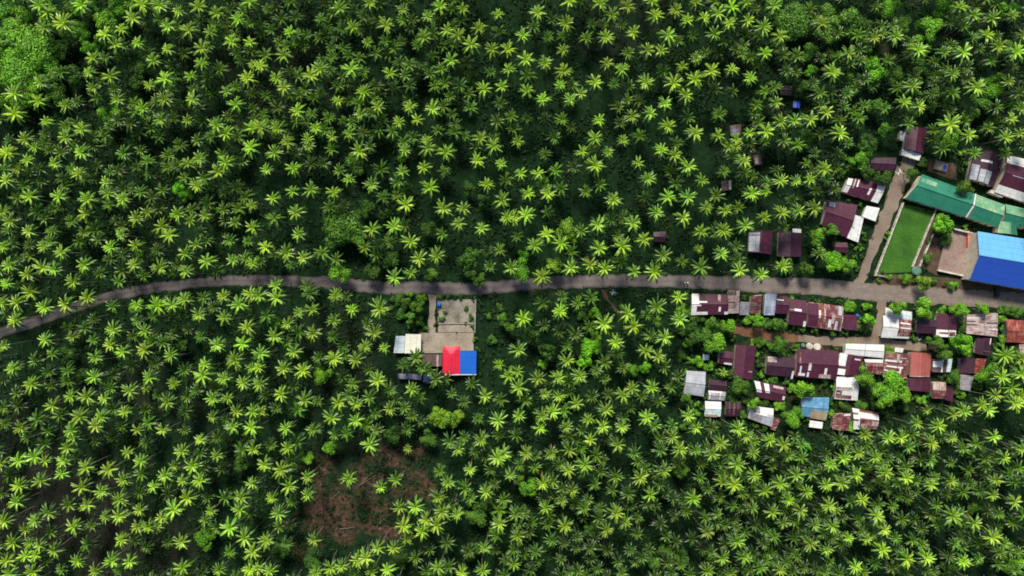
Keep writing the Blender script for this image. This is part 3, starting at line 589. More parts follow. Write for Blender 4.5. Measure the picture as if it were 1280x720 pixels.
wall_run('boundary_wall', 'thin white wall on the court side of the school lawn', (1168, 263), (1139, 334), 0.22, 1.2, 'white_paint', 7)
wall_run('boundary_wall', 'short pale wall beside the brown ditch', (1165, 293), (1148, 333), 0.22, 1.1, 'white_paint', 4)
wall_run('boundary_wall', 'white wall along the upper end of the brown court', (1191, 286.5), (1223, 294.5), 0.5, 1.4, 'white_paint', 3)
wall_run('boundary_wall', 'cream wall along the lower end of the brown court', (1171, 338), (1213, 347), 0.55, 1.3, 'white_paint', 4)
wall_run('boundary_wall', 'grey wall along the lower side of the school lawn', (1094, 344), (1112, 347), 0.4, 1.2, 'wall_grey', 2)
wall_run('low_wall', 'slim salmon red wall standing across the brown court', (1208.5, 289), (1208.5, 318), 0.7, 1.2, 'salmon_paint')
wall_run('low_wall', 'grey block wall between the stained yard and the pale slab', (547, 404.6), (592.5, 404.4), 0.2, 0.35, 'wall_grey', 4)
wall_run('low_wall', 'low grey wall at the side of the stained yard', (594.8, 374), (593.6, 416), 0.25, 0.8, 'wall_grey', 4)
wall_run('entrance_canopy', 'short white covered walkway between the green school and the maroon house', (1233, 240), (1248, 246), 1.3, 2.6, 'white_paint', cat='canopy')

def drum(name, label, x, y, r, h, mat, cat, group=None):
    p = W(x, y); root = empty(name, p); tag(root, label, cat, group)
    MB().tube([p + Vector((0, 0, z)) for z in (0, h * .3, h * .32, h * .66, h * .68, h)], [r, r, r * 1.05, r * 1.05, r, r], 16).build('body', M[mat], root, True)
    MB().tube([p + Vector((0, 0, h)), p + Vector((0, 0, h + .06)), p + Vector((0, 0, h + .14))], [r * .98, r * .8, r * .25], 16).build('lid', M[mat], root, True)
drum('water_drum', 'bright blue water drum on the yard by the driveway', 549, 380.5, 0.95, 1.3, 'tank_blue', 'drum')
drum('water_drum', 'small blue drum against the end of the roadside row', 1070.5, 394.5, 0.75, 1.2, 'tank_blue', 'drum')
drum('water_tank', 'white round tank by the lower lane, nearer the green cover', 1010.5, 432.5, 1.35, 1.8, 'white_paint', 'tank', 'white tanks by the lane')
drum('water_tank', 'white round tank by the lower lane, farther from the green cover', 1020, 433.5, 1.55, 1.9, 'white_paint', 'tank', 'white tanks by the lane')
drum('water_tank', 'dull green round tank at the foot of the school lawn', 1144, 339, 2.0, 1.6, 'green_tank', 'tank')
drum('water_drum', 'green drum beside the two white tanks', 1003, 431.5, 0.9, 1.2, 'green_tank', 'drum')

# raised basin at the lane end
p0 = W(1175, 208); root = empty('concrete_basin', p0); tag(root, 'pale concrete platform with a blue basin above the green school roof', 'basin')
ang = R(-17); ax = Vector((math.cos(ang), math.sin(ang), 0)); ay = Vector((-ax.y, ax.x, 0))
MB().box(p0 + Vector((0, 0, .4)), (5.6, 3.9, .8), ax, ay).build('platform', M['concrete'], root)
mb = MB(); bc = p0 + ax * 1.5 - ay * .3 + Vector((0, 0, 1.0))
for s in (-1, 1):
    mb.box(bc + ax * (s * .95), (.2, 2.5, .5), ax, ay); mb.box(bc + ay * (s * 1.15), (1.7, .2, .5), ax, ay)
mb.build('rim', M['concrete'], root)
MB().box(bc + Vector((0, 0, -.02)), (1.7, 2.1, .3), ax, ay).build('water_surface', M['water'], root)

def wheel(root, c, axis, r, w):
    a = Vector(axis)
    t = MB().tube([c - a * w / 2, c - a * w * .35, c + a * w * .35, c + a * w / 2], [r * .88, r, r, r * .88], 14).build('wheel', M['rubber'], root)
    MB().tube([c - a * w * .54, c + a * w * .54], r * .55, 10).build('rim', M['chrome'], t)

def van(x, y, ang):
    p = W(x, y); root = empty('parked_van', p); tag(root, 'dark van parked between the road and the blue roofed hall', 'van')
    u = Vector((math.cos(ang), math.sin(ang), 0)); s = Vector((-u.y, u.x, 0)); z = Vector((0, 0, 1))
    prof = [(-2.1, .35), (2.1, .35), (2.15, .8), (1.75, 1.05), (1.1, 1.75), (-1.95, 1.85), (-2.12, 1.1)]
    v, f = [], []
    for k in (-1, 1):
        for a, h in prof:
            inset = .82 if h < 1.2 else .70
            v.append(p + u * a + s * (k * inset) + z * h)
    n = len(prof)
    f.append(list(range(n))); f.append(list(range(n, 2 * n))[::-1])
    for i in range(n): f.append([i, n + i, n + (i + 1) % n, (i + 1) % n])
    mesh_obj('body', v, f, M['dark_paint'], root)
    MB().box(p + u * 1.46 + z * 1.42, (.02, 1.35, .78), (u * -.55 + z * .68).normalized().cross(s).normalized(), s).build('windscreen', M['glass'], root)
    for k in (-1, 1):
        MB().box(p - u * .4 + s * (k * .79) + z * 1.4, (2.4, .03, .5), u, s).build('window', M['glass'], root)
        MB().box(p + u * 2.17 + s * (k * .6) + z * .75, (.06, .3, .18), u, s).build('headlight', M['chrome'], root)
        for d in (-1.3, 1.3): wheel(root, p + u * d + s * (k * .78) + z * .33, s, .33, .2)
van(1244, 366, R(-88))

def tricycle(x, y, ang):
    p = W(x, y); root = empty('motor_tricycle', p); tag(root, 'small dark motor tricycle parked on the road verge by the footpath', 'tricycle')
    u = Vector((math.cos(ang), math.sin(ang), 0)); s = Vector((-u.y, u.x, 0)); z = Vector((0, 0, 1))
    for d in (-.65, .65): wheel(root, p + u * d + z * .3, s, .3, .1)
    wheel(root, p - u * .1 - s * 1.15 + z * .28, s, .28, .1)
    MB().tube([p - u * .65 + z * .3, p - u * .1 + z * .5, p + u * .4 + z * .75, p + u * .65 + z * .3], .06, 6).tube([p + u * .42 + z * .7 - s * .35, p + u * .42 + z * 1.0 - s * .1, p + u * .42 + z * 1.0 + s * .35], .025, 6).build('frame', M['chrome'], root)
    MB().tube([p - u * .75 + z * .78, p - u * .5 + z * .8, p - u * .05 + z * .78], [.1, .16, .1], 8).build('saddle', M['rubber'], root, True)
    MB().tube([p - u * .02 + z * .78, p + u * .18 + z * .86, p + u * .38 + z * .82], [.1, .17, .08], 8).build('fuel_tank', M['red_paint'], root, True)
    c = p - s * .75 - u * .1
    MB().box(c + z * .55, (1.5, .75, .5), u, s).build('sidecar', M['dark_paint'], root)
    MB().box(c + z * 1.5 + s * .25, (1.8, 1.5, .05), u, s).build('canopy', M['dark_paint'], root)
    MB().tube([c + u * .7 + z * .7, c + u * .75 + z * 1.5], .025, 6).build('canopy_post', M['chrome'], root)
    MB().tube([c - u * .7 + z * .7, c - u * .75 + z * 1.5], .025, 6).build('canopy_post', M['chrome'], root)
tricycle(763, 358.5, R(5))

def post_thing(x, y, label):
    p = W(x, y); root = empty('gate_post', p); tag(root, label, 'post')
    MB().box(p + Vector((0, 0, .8)), (.5, .5, 1.6)).build('shaft', M['white_paint'], root)
    MB().box(p + Vector((0, 0, 1.66)), (.66, .66, .12)).build('cap', M['white_paint'], root)
post_thing(854.8, 353.2, 'pale gate post on the road edge, on the red house side')
post_thing(858.6, 353.4, 'pale gate post on the road edge, on the village side')

def debris(name, label, x, y, n, spread, mats, cat):
    p = W(x, y); root = empty(name, p); tag(root, label, cat)
    for i in range(n):
        a = random.uniform(0, math.pi); u = Vector((math.cos(a), math.sin(a), 0)); s = Vector((-u.y, u.x, 0))
        MB().box(p + Vector((random.uniform(-spread, spread), random.uniform(-spread, spread), .05 + .05 * i)), (random.uniform(1, 2.4), random.uniform(.25, .8), .05), u, s).build('plank', M[random.choice(mats)], root)
debris('plank_pile', 'untidy pile of pale planks beside the dusty pink hut', 941, 187.5, 9, 1.2, ['dead_wood', 'salmon_paint', 'white_paint'], 'plank pile')
debris('scrap_pile', 'grey scrap pile on the verge by the motor tricycle', 767, 364, 8, 1.2, ['wall_grey', 'chrome', 'wall_grey'], 'scrap pile')
debris('scrap_pile', 'small scrap pile beside the low maroon house behind bushes', 1148, 421, 8, 1.3, ['wall_grey', 'white_paint', 'dead_wood'], 'scrap pile')
debris('scrap_pile', 'junk pile at the foot of the maroon house with pink corner', 985, 474, 7, 1.0, ['white_paint', 'wall_grey', 'dead_wood'], 'scrap pile')
debris('scrap_pile', 'scrap pile under the black and white slotted roof', 1176, 470.5, 9, 1.4, ['dead_wood', 'wall_grey', 'white_paint'], 'scrap pile')
debris('scrap_pile', 'pale scraps on the dirt lane by the dark maroon house', 1123, 214, 5, 1.2, ['white_paint', 'wall_grey'], 'scrap pile')

def log(x0, y0, x1, y1, label):
    a, b = W(x0, y0), W(x1, y1); root = empty('fallen_log', (a + b) / 2); tag(root, label, 'log', 'fallen palm logs in the clearing')
    n = 6; pts = [a.lerp(b, i / n) + Vector((random.uniform(-.15, .15), random.uniform(-.15, .15), .3)) for i in range(n + 1)]
    MB().tube(pts, [.2 - .11 * i / n for i in range(n + 1)], 8).build('trunk', M['dead_wood'], root, True)
    MB().tube([pts[0] - (pts[1] - pts[0]).normalized() * .25, pts[0]], [.32, .2], 8).build('root_ball', M['bark'], root)
log(484, 567, 494, 575, 'short fallen log below the topmost palm of the clearing')
log(449, 607, 470, 594, 'long pale log slanting up from the pair of palms in the clearing')
log(452, 604, 466, 590, 'thinner log crossing the long pale log in the clearing')
log(417, 622, 425, 614, 'bent pale log at the brown upper side of the clearing')
log(419, 665, 426, 652, 'reddish log in the bare soil at the clearing bottom')
log(426, 661, 444, 659, 'log lying level above the bare soil at the clearing bottom')
log(472, 657, 480, 648, 'log on the bare patch nearest the palms at the clearing side')
log(1, 0, 1, 1, 'x') if False else None

# ------------------------------------------------------------------ ground
gx = np.unique(np.concatenate([np.arange(-300, 301, 2.0), [-6000, -2000, -900, -500, -380, 380, 500, 900, 2000, 6000]]))
gy = np.unique(np.concatenate([np.arange(-190, 191, 2.0), [-6000, -2000, -900, -500, -280, 280, 500, 900, 2000, 6000]]))
X, Y = np.meshgrid(gx, gy); PX = X / S + 640; PY = 360 - Y / S
SOIL = [(465, 620, 80, 58, .66), (415, 640, 48, 50, .85), (490, 570, 44, 26, .85), (525, 605, 26, 26, .85), (380, 690, 30, 20, .7), (480, 660, 46, 18, .85), (400, 585, 28, 26, .75),
        (1000, 440, 130, 60, .5), (1150, 440, 90, 60, .5), (960, 420, 45, 18, .7), (950, 505, 60, 30, .45), (1060, 500, 60, 40, .5), (1110, 60, 40, 22, .55), (980, 130, 30, 20, .5), (935, 200, 30, 40, .4),
        (1060, 270, 50, 50, .45), (1150, 495, 18, 26, .85), (1082, 406, 12, 14, .9), (450, 498, 14, 12, .5), (440, 545, 40, 10, .45), (820, 255, 40, 10, .4), (395, 215, 12, 16, .55), (465, 295, 16, 10, .5), (720, 360, 120, 12, .35), (690, 680, 18, 20, .45), (1200, 350, 80, 14, .5)]
MUD = [(60, 640, 120, 90, 1.0), (150, 680, 110, 60, .9), (40, 530, 80, 40, .6), (180, 500, 150, 80, .5), (420, 560, 60, 20, .6), (780, 40, 120, 90, .5), (340, 90, 120, 90, .6), (420, 440, 90, 90, .6)]
def field(lst):
    o = np.zeros_like(PX)
    for x, y, rx, ry, a in lst:
        d = ((PX - x) / rx) ** 2 + ((PY - y) / ry) ** 2
        o = np.maximum(o, a * np.exp(-d * 0.9))
    return o
soil, mud = field(SOIL), field(MUD)
nx, ny = len(gx), len(gy)
me = bpy.data.meshes.new('ground')
co = np.stack([X, Y, np.zeros_like(X)], -1).reshape(-1, 3)
idx = np.arange(nx * ny).reshape(ny, nx)
q = np.stack([idx[:-1, :-1], idx[:-1, 1:], idx[1:, 1:], idx[1:, :-1]], -1).reshape(-1, 4)
me.vertices.add(len(co)); me.vertices.foreach_set('co', co.astype(np.float32).ravel())
me.loops.add(q.size); me.loops.foreach_set('vertex_index', q.astype(np.int32).ravel())
me.polygons.add(len(q)); me.polygons.foreach_set('loop_start', np.arange(0, q.size, 4, dtype=np.int32))
for nme, arr in (('soil', soil), ('mud', mud)):
    a = me.attributes.new(nme, 'FLOAT', 'POINT'); a.data.foreach_set('value', arr.astype(np.float32).ravel())
me.materials.append(M['ground']); me.update(calc_edges=True)
tag(link(bpy.data.objects.new('ground', me)), kind='structure')

# ------------------------------------------------------------------ palms
def frond_tris(az, e0, L, droop, wmax, seed, z0):
    """one arched pinnate frond as triangles"""
    r = np.random.default_rng(seed)
    K = 13; t = []
    P = np.zeros((K + 1, 3)); T = np.zeros((K + 1, 3)); p = np.array([0.12 * math.cos(az), 0.12 * math.sin(az), z0])
    side_bend = r.uniform(-.25, .25)
    for i in range(K + 1):
        s = i / K; e = e0 - droop * s ** 1.4; a = az + side_bend * s
        d = np.array([math.cos(a) * math.cos(e), math.sin(a) * math.cos(e), math.sin(e)])
        P[i] = p; T[i] = d; p = p + d * L / K
    for i in range(K):
        d = T[i]; sd = np.cross(d, [0, 0, 1.0]); nn = np.linalg.norm(sd)
        sd = sd / nn if nn > 1e-4 else np.array([-math.sin(az), math.cos(az), 0]); up = np.cross(sd, d)
        rw = 0.055 * (1 - .7 * i / K)
        a, b = P[i], P[i + 1]
        t += [[a - sd * rw, a + sd * rw, b + sd * rw * .9], [a - sd * rw, b + sd * rw * .9, b - sd * rw * .9]]
        if i < 1: continue
        for h in (0.25, 0.75):
            s = (i + h) / K; base = a + (b - a) * h
            w = wmax * (math.sin(math.pi * min(1, .12 + .80 * s)) ** .6) * r.uniform(.8, 1.1)
            for sg in (-1, 1):
                dir_ = sd * sg * .80 + d * .48 - up * (0.32 + .3 * r.random())
                dir_ /= np.linalg.norm(dir_)
                hw = d * (0.175 * L / 4.5) 
                tip = base + dir_ * w
                t.append([base - hw, base + hw, tip])
    return t

def palm_crown(seed, n=21, L=4.4, wmax=.54, spread=1.0, openness=0):
    r = np.random.default_rng(seed); T, tone = [], []
    for i in range(n):
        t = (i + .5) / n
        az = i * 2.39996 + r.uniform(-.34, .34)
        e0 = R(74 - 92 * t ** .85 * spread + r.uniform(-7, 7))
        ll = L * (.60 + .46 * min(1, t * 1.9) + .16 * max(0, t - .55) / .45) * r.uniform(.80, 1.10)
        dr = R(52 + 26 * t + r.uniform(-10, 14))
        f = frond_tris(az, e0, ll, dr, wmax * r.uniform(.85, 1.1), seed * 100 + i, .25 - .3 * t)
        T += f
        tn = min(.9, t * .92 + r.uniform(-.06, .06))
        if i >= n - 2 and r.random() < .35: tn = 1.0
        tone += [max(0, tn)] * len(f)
    # spear leaf
    a = r.uniform(0, 6.28); q = np.array([math.cos(a), math.sin(a), 0]) * .12
    T += [[[.06, 0, .2], [-.06, .03, .2], [q[0], q[1], 2.6]], [[0, .06, .2], [0, -.06, .2], [q[0], q[1], 2.6]]]; tone += [0, 0]
    return np.array(T), np.array(tone)

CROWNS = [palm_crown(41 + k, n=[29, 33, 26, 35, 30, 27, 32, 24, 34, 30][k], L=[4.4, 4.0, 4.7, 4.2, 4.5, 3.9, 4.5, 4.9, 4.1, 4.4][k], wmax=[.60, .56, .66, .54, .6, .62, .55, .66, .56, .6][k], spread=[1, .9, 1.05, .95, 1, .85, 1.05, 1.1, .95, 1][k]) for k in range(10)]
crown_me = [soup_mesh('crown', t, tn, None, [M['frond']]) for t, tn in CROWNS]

def trunk_geo(seed, h):
    r = random.Random(seed); a = r.uniform(0, 6.28); b = r.uniform(.3, 1.2) * (1 if r.random() < .75 else 1.8)
    n = 7; mb = MB(); pts = []
    for i in range(n + 1):
        s = i / n; k = b * (s ** 2 - 1)          # foot set back from under the crown
        pts.append(Vector((math.cos(a) * k, math.sin(a) * k, s * h)))
    mb.tube(pts, [.27] + [.19 - .06 * i / n for i in range(1, n + 1)], 7)
    return mb
TRUNK_H = 15.0
trunks = [trunk_geo(s, TRUNK_H) for s in range(8)]
trunk_me = []
for t in trunks:
    me = bpy.data.meshes.new('trunk'); me.from_pydata([tuple(v) for v in t.v], [], t.f); me.materials.append(M['palm_bark'])
    me.polygons.foreach_set('use_smooth', [True] * len(me.polygons)); me.update(); trunk_me.append(me)

TILES = [
 (0,0,4,"800,30 895,60 995,40 1085,70 1190,100 1245,10 710,25 665,95 840,135 945,155 1055,165 1160,210 1250,215 745,135d 610,150 530,175 580,225 690,220 840,250 1010,245 770,305 860,330d 1010,320 1205,310d 1270,330 1100,350d 1240,395 955,385 825,400 750,430 555,385 450,365 470,440 590,500 715,545 825,500 965,500 1065,465d 1135,460 1180,525 805,600 940,605 1015,605d 1085,630 1130,670 1205,640d 1260,640 870,595d 695,665D 800,685d 330,530 410,650 235,610 195,510 205,415 75,470L 75,570L 200,30L 320,120L 470,295 220,140 330,690 130,700 410,30L 240,65 1250,120d"),
 (320,0,4,"420,45 570,20 735,50 860,85 920,35 1035,50 1210,75 485,140 650,130 840,190 955,155 1010,180 1115,145 1215,165d 1075,225 1180,250 1260,250 560,215 170,165 140,280 25,335 475,350 670,370 320,350 275,380 215,380d 105,395 140,440 325,470d 540,465 410,510 895,435d 975,305L 970,485d 1140,450 1230,435 1265,350 210,560 610,535 525,575 770,540 885,545 1075,540d 715,615 805,600 440,610d 110,645 25,640 300,645 380,685 470,670 615,650d 1205,610d 910,655d 1045,685d 1120,695 855,705 980,575d 260,700 160,715 740,715d 325,100d 200,90d 320,190d 240,240d 400,180d 380,290d 520,295d 730,210d 720,320d 600,270d 745,380d 690,440d 350,20d 450,20d 1020,430d 1190,700d"),
 (640,0,4,"130,65 285,10 345,10d 440,20 575,35 500,80 715,80 820,55L 920,15 1010,10d 1095,40 1170,15 875,105 960,90 1030,70 1085,120 1180,105 1255,140 55,180 270,120 180,190d 255,185d 370,195d 470,190 605,165 780,180 905,180d 1010,170 1225,180d 400,125d 255,255 70,300 165,320 15,340 475,320 550,350 675,255 745,255 580,270d 850,335 920,295 1030,265d 995,360 1100,350 1190,395 1265,270 260,360 415,415 240,430 75,455 75,380d 155,500 345,470 290,500 585,435d 670,415 755,360d 805,420 915,400 870,480L 765,520 530,540d 600,585 690,570 635,510d 435,605 295,640d 165,595d 75,595d 780,635 415,695 555,705 915,670 1035,575d 1215,570d 1030,680 1120,700 1185,670 1270,660 30,710 210,690d 880,590d 1100,460d 1010,450d 1265,460d 1190,290d 700,5 200,100d 110,140d 550,130d"),
 (960,0,4,"60,185 15,270 145,285d 270,120 320,365L 400,270 530,190 635,185L 40,515 290,565 130,605 210,600 60,610 15,670 355,670L 440,440d 580,545d 680,515 755,535 720,435 960,40 1030,80L 1120,95 1220,80 1090,180 1150,235 975,265L 1240,265L 1020,190d 1040,440L 1200,410 910,625L 1000,680 1215,595 1265,545 1190,690 1255,670 30,30 350,170d 85,320d 30,440d 750,255 820,470d 920,370 920,470d 1270,180 700,620d 830,700d"),
 (0,180,4,"40,50 140,85 275,100 410,45 395,150 175,20 35,185 150,265 295,265 125,210d 530,195 440,280 615,280 540,250 55,390 15,340 145,440 225,375d 430,350 210,190d 740,345 685,375 810,415L 890,355 950,385 1025,360 1120,330D 850,460 815,235d 1000,75 940,100 1090,140 1130,95 985,210 1185,220d 1260,310 1265,420 980,505 930,550 1035,590 930,640 1150,485d 1240,490d 1165,585 610,455 555,520 680,510 555,575d 670,605 800,620L 720,660d 600,690d 310,545 220,515 150,510d 20,515 50,610 140,655 215,620 275,630 425,605 370,690 35,700 500,650d 360,390d 480,430D 400,490d 260,440d 330,210d 620,50D 740,90d 900,10d 1255,20 1265,600 510,240 90,130"),
 (320,180,4,"95,45 150,20 265,15 55,130 190,125 465,180 185,240 275,230 390,245 85,275 10,310 200,345 15,410 215,455 50,520 155,545L 240,570 25,590d 180,610d 580,205 570,15d 625,130D 520,40 745,35 860,20 950,45 735,140 840,120 940,140d 870,220L 750,305 940,325 1040,325 1015,400 1130,425 1155,205 1110,85 1225,100 1230,285 1255,370 580,430 690,415 930,455d 775,490 815,575 905,560 695,670 775,645 1250,185d 1190,15 1100,15d 380,30d 1275,620 100,710 255,715d"),
 (640,180,4,"30,15 165,55d 350,40 480,45 560,15 415,110L 630,95 745,35 810,60 880,115 1160,90 1120,15 45,150 130,150 220,135d 440,205d 680,175 790,140d 950,185 1060,140d 80,250 180,250 505,285 370,240D 310,120d 665,270d 780,270 880,270 70,360 10,370 430,405 605,400 720,345L 855,370 970,320 1065,335 1200,250 1130,320d 1260,370 1165,410 175,455 115,510 245,500 435,525 550,515L 530,460d 660,480 755,560 945,440 1020,440D 935,525s 1045,550 150,665 295,620 390,605 465,625 610,640 710,640 945,620D 850,590d 1135,635 1245,655 820,200d 1020,260d 1265,240 1120,515d"),
 (900,180,4.5,"140,105 585,145 340,210 425,210 505,205 185,280 275,280 25,380 145,455 245,425 345,390 440,380 530,365 640,255d 560,620d 20,615 110,695 255,715 180,185d 110,370d 360,470d 45,20 30,150d 20,490 350,690"),
 (1080,100,6.4,"380,60 310,185 440,215 560,120d 890,75 715,345L 1165,300 1130,480L 1250,420 160,225d 830,450 1110,30 740,100d 1240,215 340,330d"),
 (1160,380,5.14,"490,330L 470,470L 530,540 430,590 340,650 230,690 160,710 600,350 590,600 380,680 600,450 560,640"),
 (1030,430,5.54,"1090,420 980,450 900,480 640,550 790,570 710,460s 440,650 530,650 740,690 880,650 100,660d 280,630"),
 (850,430,5.54,"60,500 110,580 400,590L 280,690 620,670 215,580d 715,700 300,200s"),
 (0,360,4,"155,25 90,75 225,100 330,85 440,50 80,165 10,75 570,210 685,90 790,90L 860,85 925,60 1020,50d 1120,45 1195,85L 1255,35 995,135 1125,150 725,215 365,245 230,260 20,290 470,160d 555,285 615,320 725,310L 480,350 855,340 1090,285 1215,280L 1175,365 1025,385 1120,455 1015,440L 1260,400 1220,475 870,480 750,450 940,545D 650,515 730,505s 570,435d 475,445 70,405 160,485 180,365d 245,420d 95,590D 355,545 440,545 525,555 265,590 400,645L 510,645 625,620 840,570 1065,555 1140,555 1185,620 1065,645 730,610d 480,690 190,660D 105,700 360,715 690,710 815,710 1165,695 1265,620 1260,700 1050,280d 925,620d 300,640d 20,460d 30,680d 340,200d 660,390d 20,600d 940,210d 780,380d 1240,200"),
 (320,360,4,"105,50 215,125 280,110 400,40 480,110 620,105L 390,165L 160,180 95,245 285,230 190,320 25,330 140,405 235,415 315,350d 390,355 500,360 435,445d 590,225 555,180d 545,295 640,300 610,465 20,480 190,490d 125,535 245,560 415,575 500,580 670,605 380,650 500,665 150,705 45,540d 100,600d 20,620 210,610d 740,390d 800,350d 780,510L 830,400d 1215,385 1265,440 1145,540 1225,560d 1210,665 15,400 15,40 270,30d 700,560d 780,640d 980,530d 1080,480d 1040,570d 1110,655d 900,455d 290,710d"),
 (600,360,4,"215,155 400,120 620,180L 735,130 765,195 885,95L 995,50 1000,160 920,250L 400,215d 435,290d 680,275 190,310 95,380L 185,420 195,500 290,455 390,450 435,365 495,440 625,375d 715,400d 620,455d 830,320 890,345 760,505 715,540 860,500 480,580 395,540 325,530 110,560d 30,540 540,660 85,670 195,640 310,640 360,620 430,695 630,610 560,545d 720,650d 835,650 710,695 615,695 1050,640 1080,690 645,535d 310,80d 490,80d 850,240d 1220,425 870,690d 960,690d 300,700 750,600d 320,190d"),
 (0,540,4,"370,30 340,80 95,145 175,125 230,145 320,145 310,210 430,180 545,190 205,245 100,270 85,350 15,310d 410,275L 345,365d 510,300L 440,365 600,340 620,240 640,105 705,150 710,210d 680,20 820,20 1005,40 910,100L 1085,120 1270,85 965,170 875,170 1000,245 915,245 830,220L 770,275 940,330 700,390 530,425 600,420 245,405 175,445 130,490 370,475 255,500d 25,445 460,470d 610,540 690,475 745,475 810,430 790,470 870,390 1055,395 1210,325L 1200,390 1150,480L 1225,530 1260,260 70,555 150,555 200,570 275,595L 130,620 180,615 35,645 5,650 390,645 440,560d 735,575d 840,550d 910,550 560,645 650,650 480,695 165,700 915,680 1100,690 1265,600 1250,690 1150,600d 50,710 135,30d 700,300d 840,310d 1090,30d 400,30 1020,180d 1130,330d 310,690d 10,160 600,690d"),
 (320,540,4,"570,65 1010,85 1125,40L 45,165 130,190L 260,225 165,270 80,330 260,315 115,410 160,80 75,65d 180,345d 10,245 465,235 625,275 700,240 960,255 1070,190 1150,300 1045,285d 910,325 720,380 800,375L 850,440 930,400L 1005,410 905,465 740,470 830,500 755,535 690,580 610,580 550,630L 430,670 375,680 300,705 660,690 290,540 155,555d 50,545 10,590 1060,600d 1145,580 955,555d 870,590d 800,630d 910,680 1135,695 1240,340d 1215,460 1250,640d 1030,705 10,680 70,695 580,700 1210,130L 1240,110 140,15 270,15 760,85s 1270,215 510,640"),
 (640,540,4,"390,40 530,65 70,110 195,110L 285,90 365,165 280,190 450,145d 630,150d 515,225D 640,230 760,195 840,90L 1000,110 1060,60L 945,160d 1205,105 1125,165 1210,215 1110,265 1055,250 1265,45 1265,295 20,210 155,255 300,290 410,260d 250,345 380,340d 170,380 690,315 580,310D 765,300d 715,370d 905,335L 1200,380 520,405 565,450 355,425d 265,470 470,490 625,510d 810,420d 740,460D 1065,465d 975,500 1125,545L 900,535d 85,500d 30,520 320,580d 390,580d 480,590d 590,590d 690,590d 245,640d 395,635d 60,610d 955,585d 1050,630 1160,625 330,695d 840,665d 975,695 1090,705 95,690d 530,650d 1260,560d 1270,500d 1170,20 800,25 200,540d 770,520d 180,460d 150,10 10,660 1190,690d 870,400d 60,410d 740,90d 1265,640d"),
 (960,540,4,"590,40 670,35 815,55 910,30 75,85 30,50 310,165 375,130 450,105 530,125 190,300 140,215 290,265 365,255 440,215 585,205 690,230 815,265 910,245 650,125d 1180,130 1265,85 1125,25 1140,240 1230,250d 1120,315 1230,350 300,370 470,340 410,345d 540,420 160,395 230,465 320,470 20,400 75,455 690,270d 840,365d 920,420L 1030,455 1120,525 850,460d 400,530 490,535 580,490 635,530d 720,540D 570,590 690,635 790,630 435,675 55,690 290,590 210,560 110,605d 975,650 620,680d 530,655d 1150,410d 930,560d 10,310 600,290d 730,440d 1000,190d 1100,400d 620,370d 100,340 450,440d 370,430d 60,260 1240,690d 1150,660d 760,140d 1040,60d 1180,560d 350,710d 240,690d 1220,450d"),
 (0,0,1,"558,474d 506,464d 536,462d"),
]
palms = []
for ox, oy, sc, txt in TILES:
    for w in txt.split():
        c = w[-1] if w[-1].isalpha() else ''
        x, y = w.rstrip('dDLs').split(',')
        px, py = ox + float(x) / sc, oy + float(y) / sc
        if any((a[0] - px) ** 2 + (a[1] - py) ** 2 < 8.5 ** 2 for a in palms): continue
        palms.append((px, py, c))

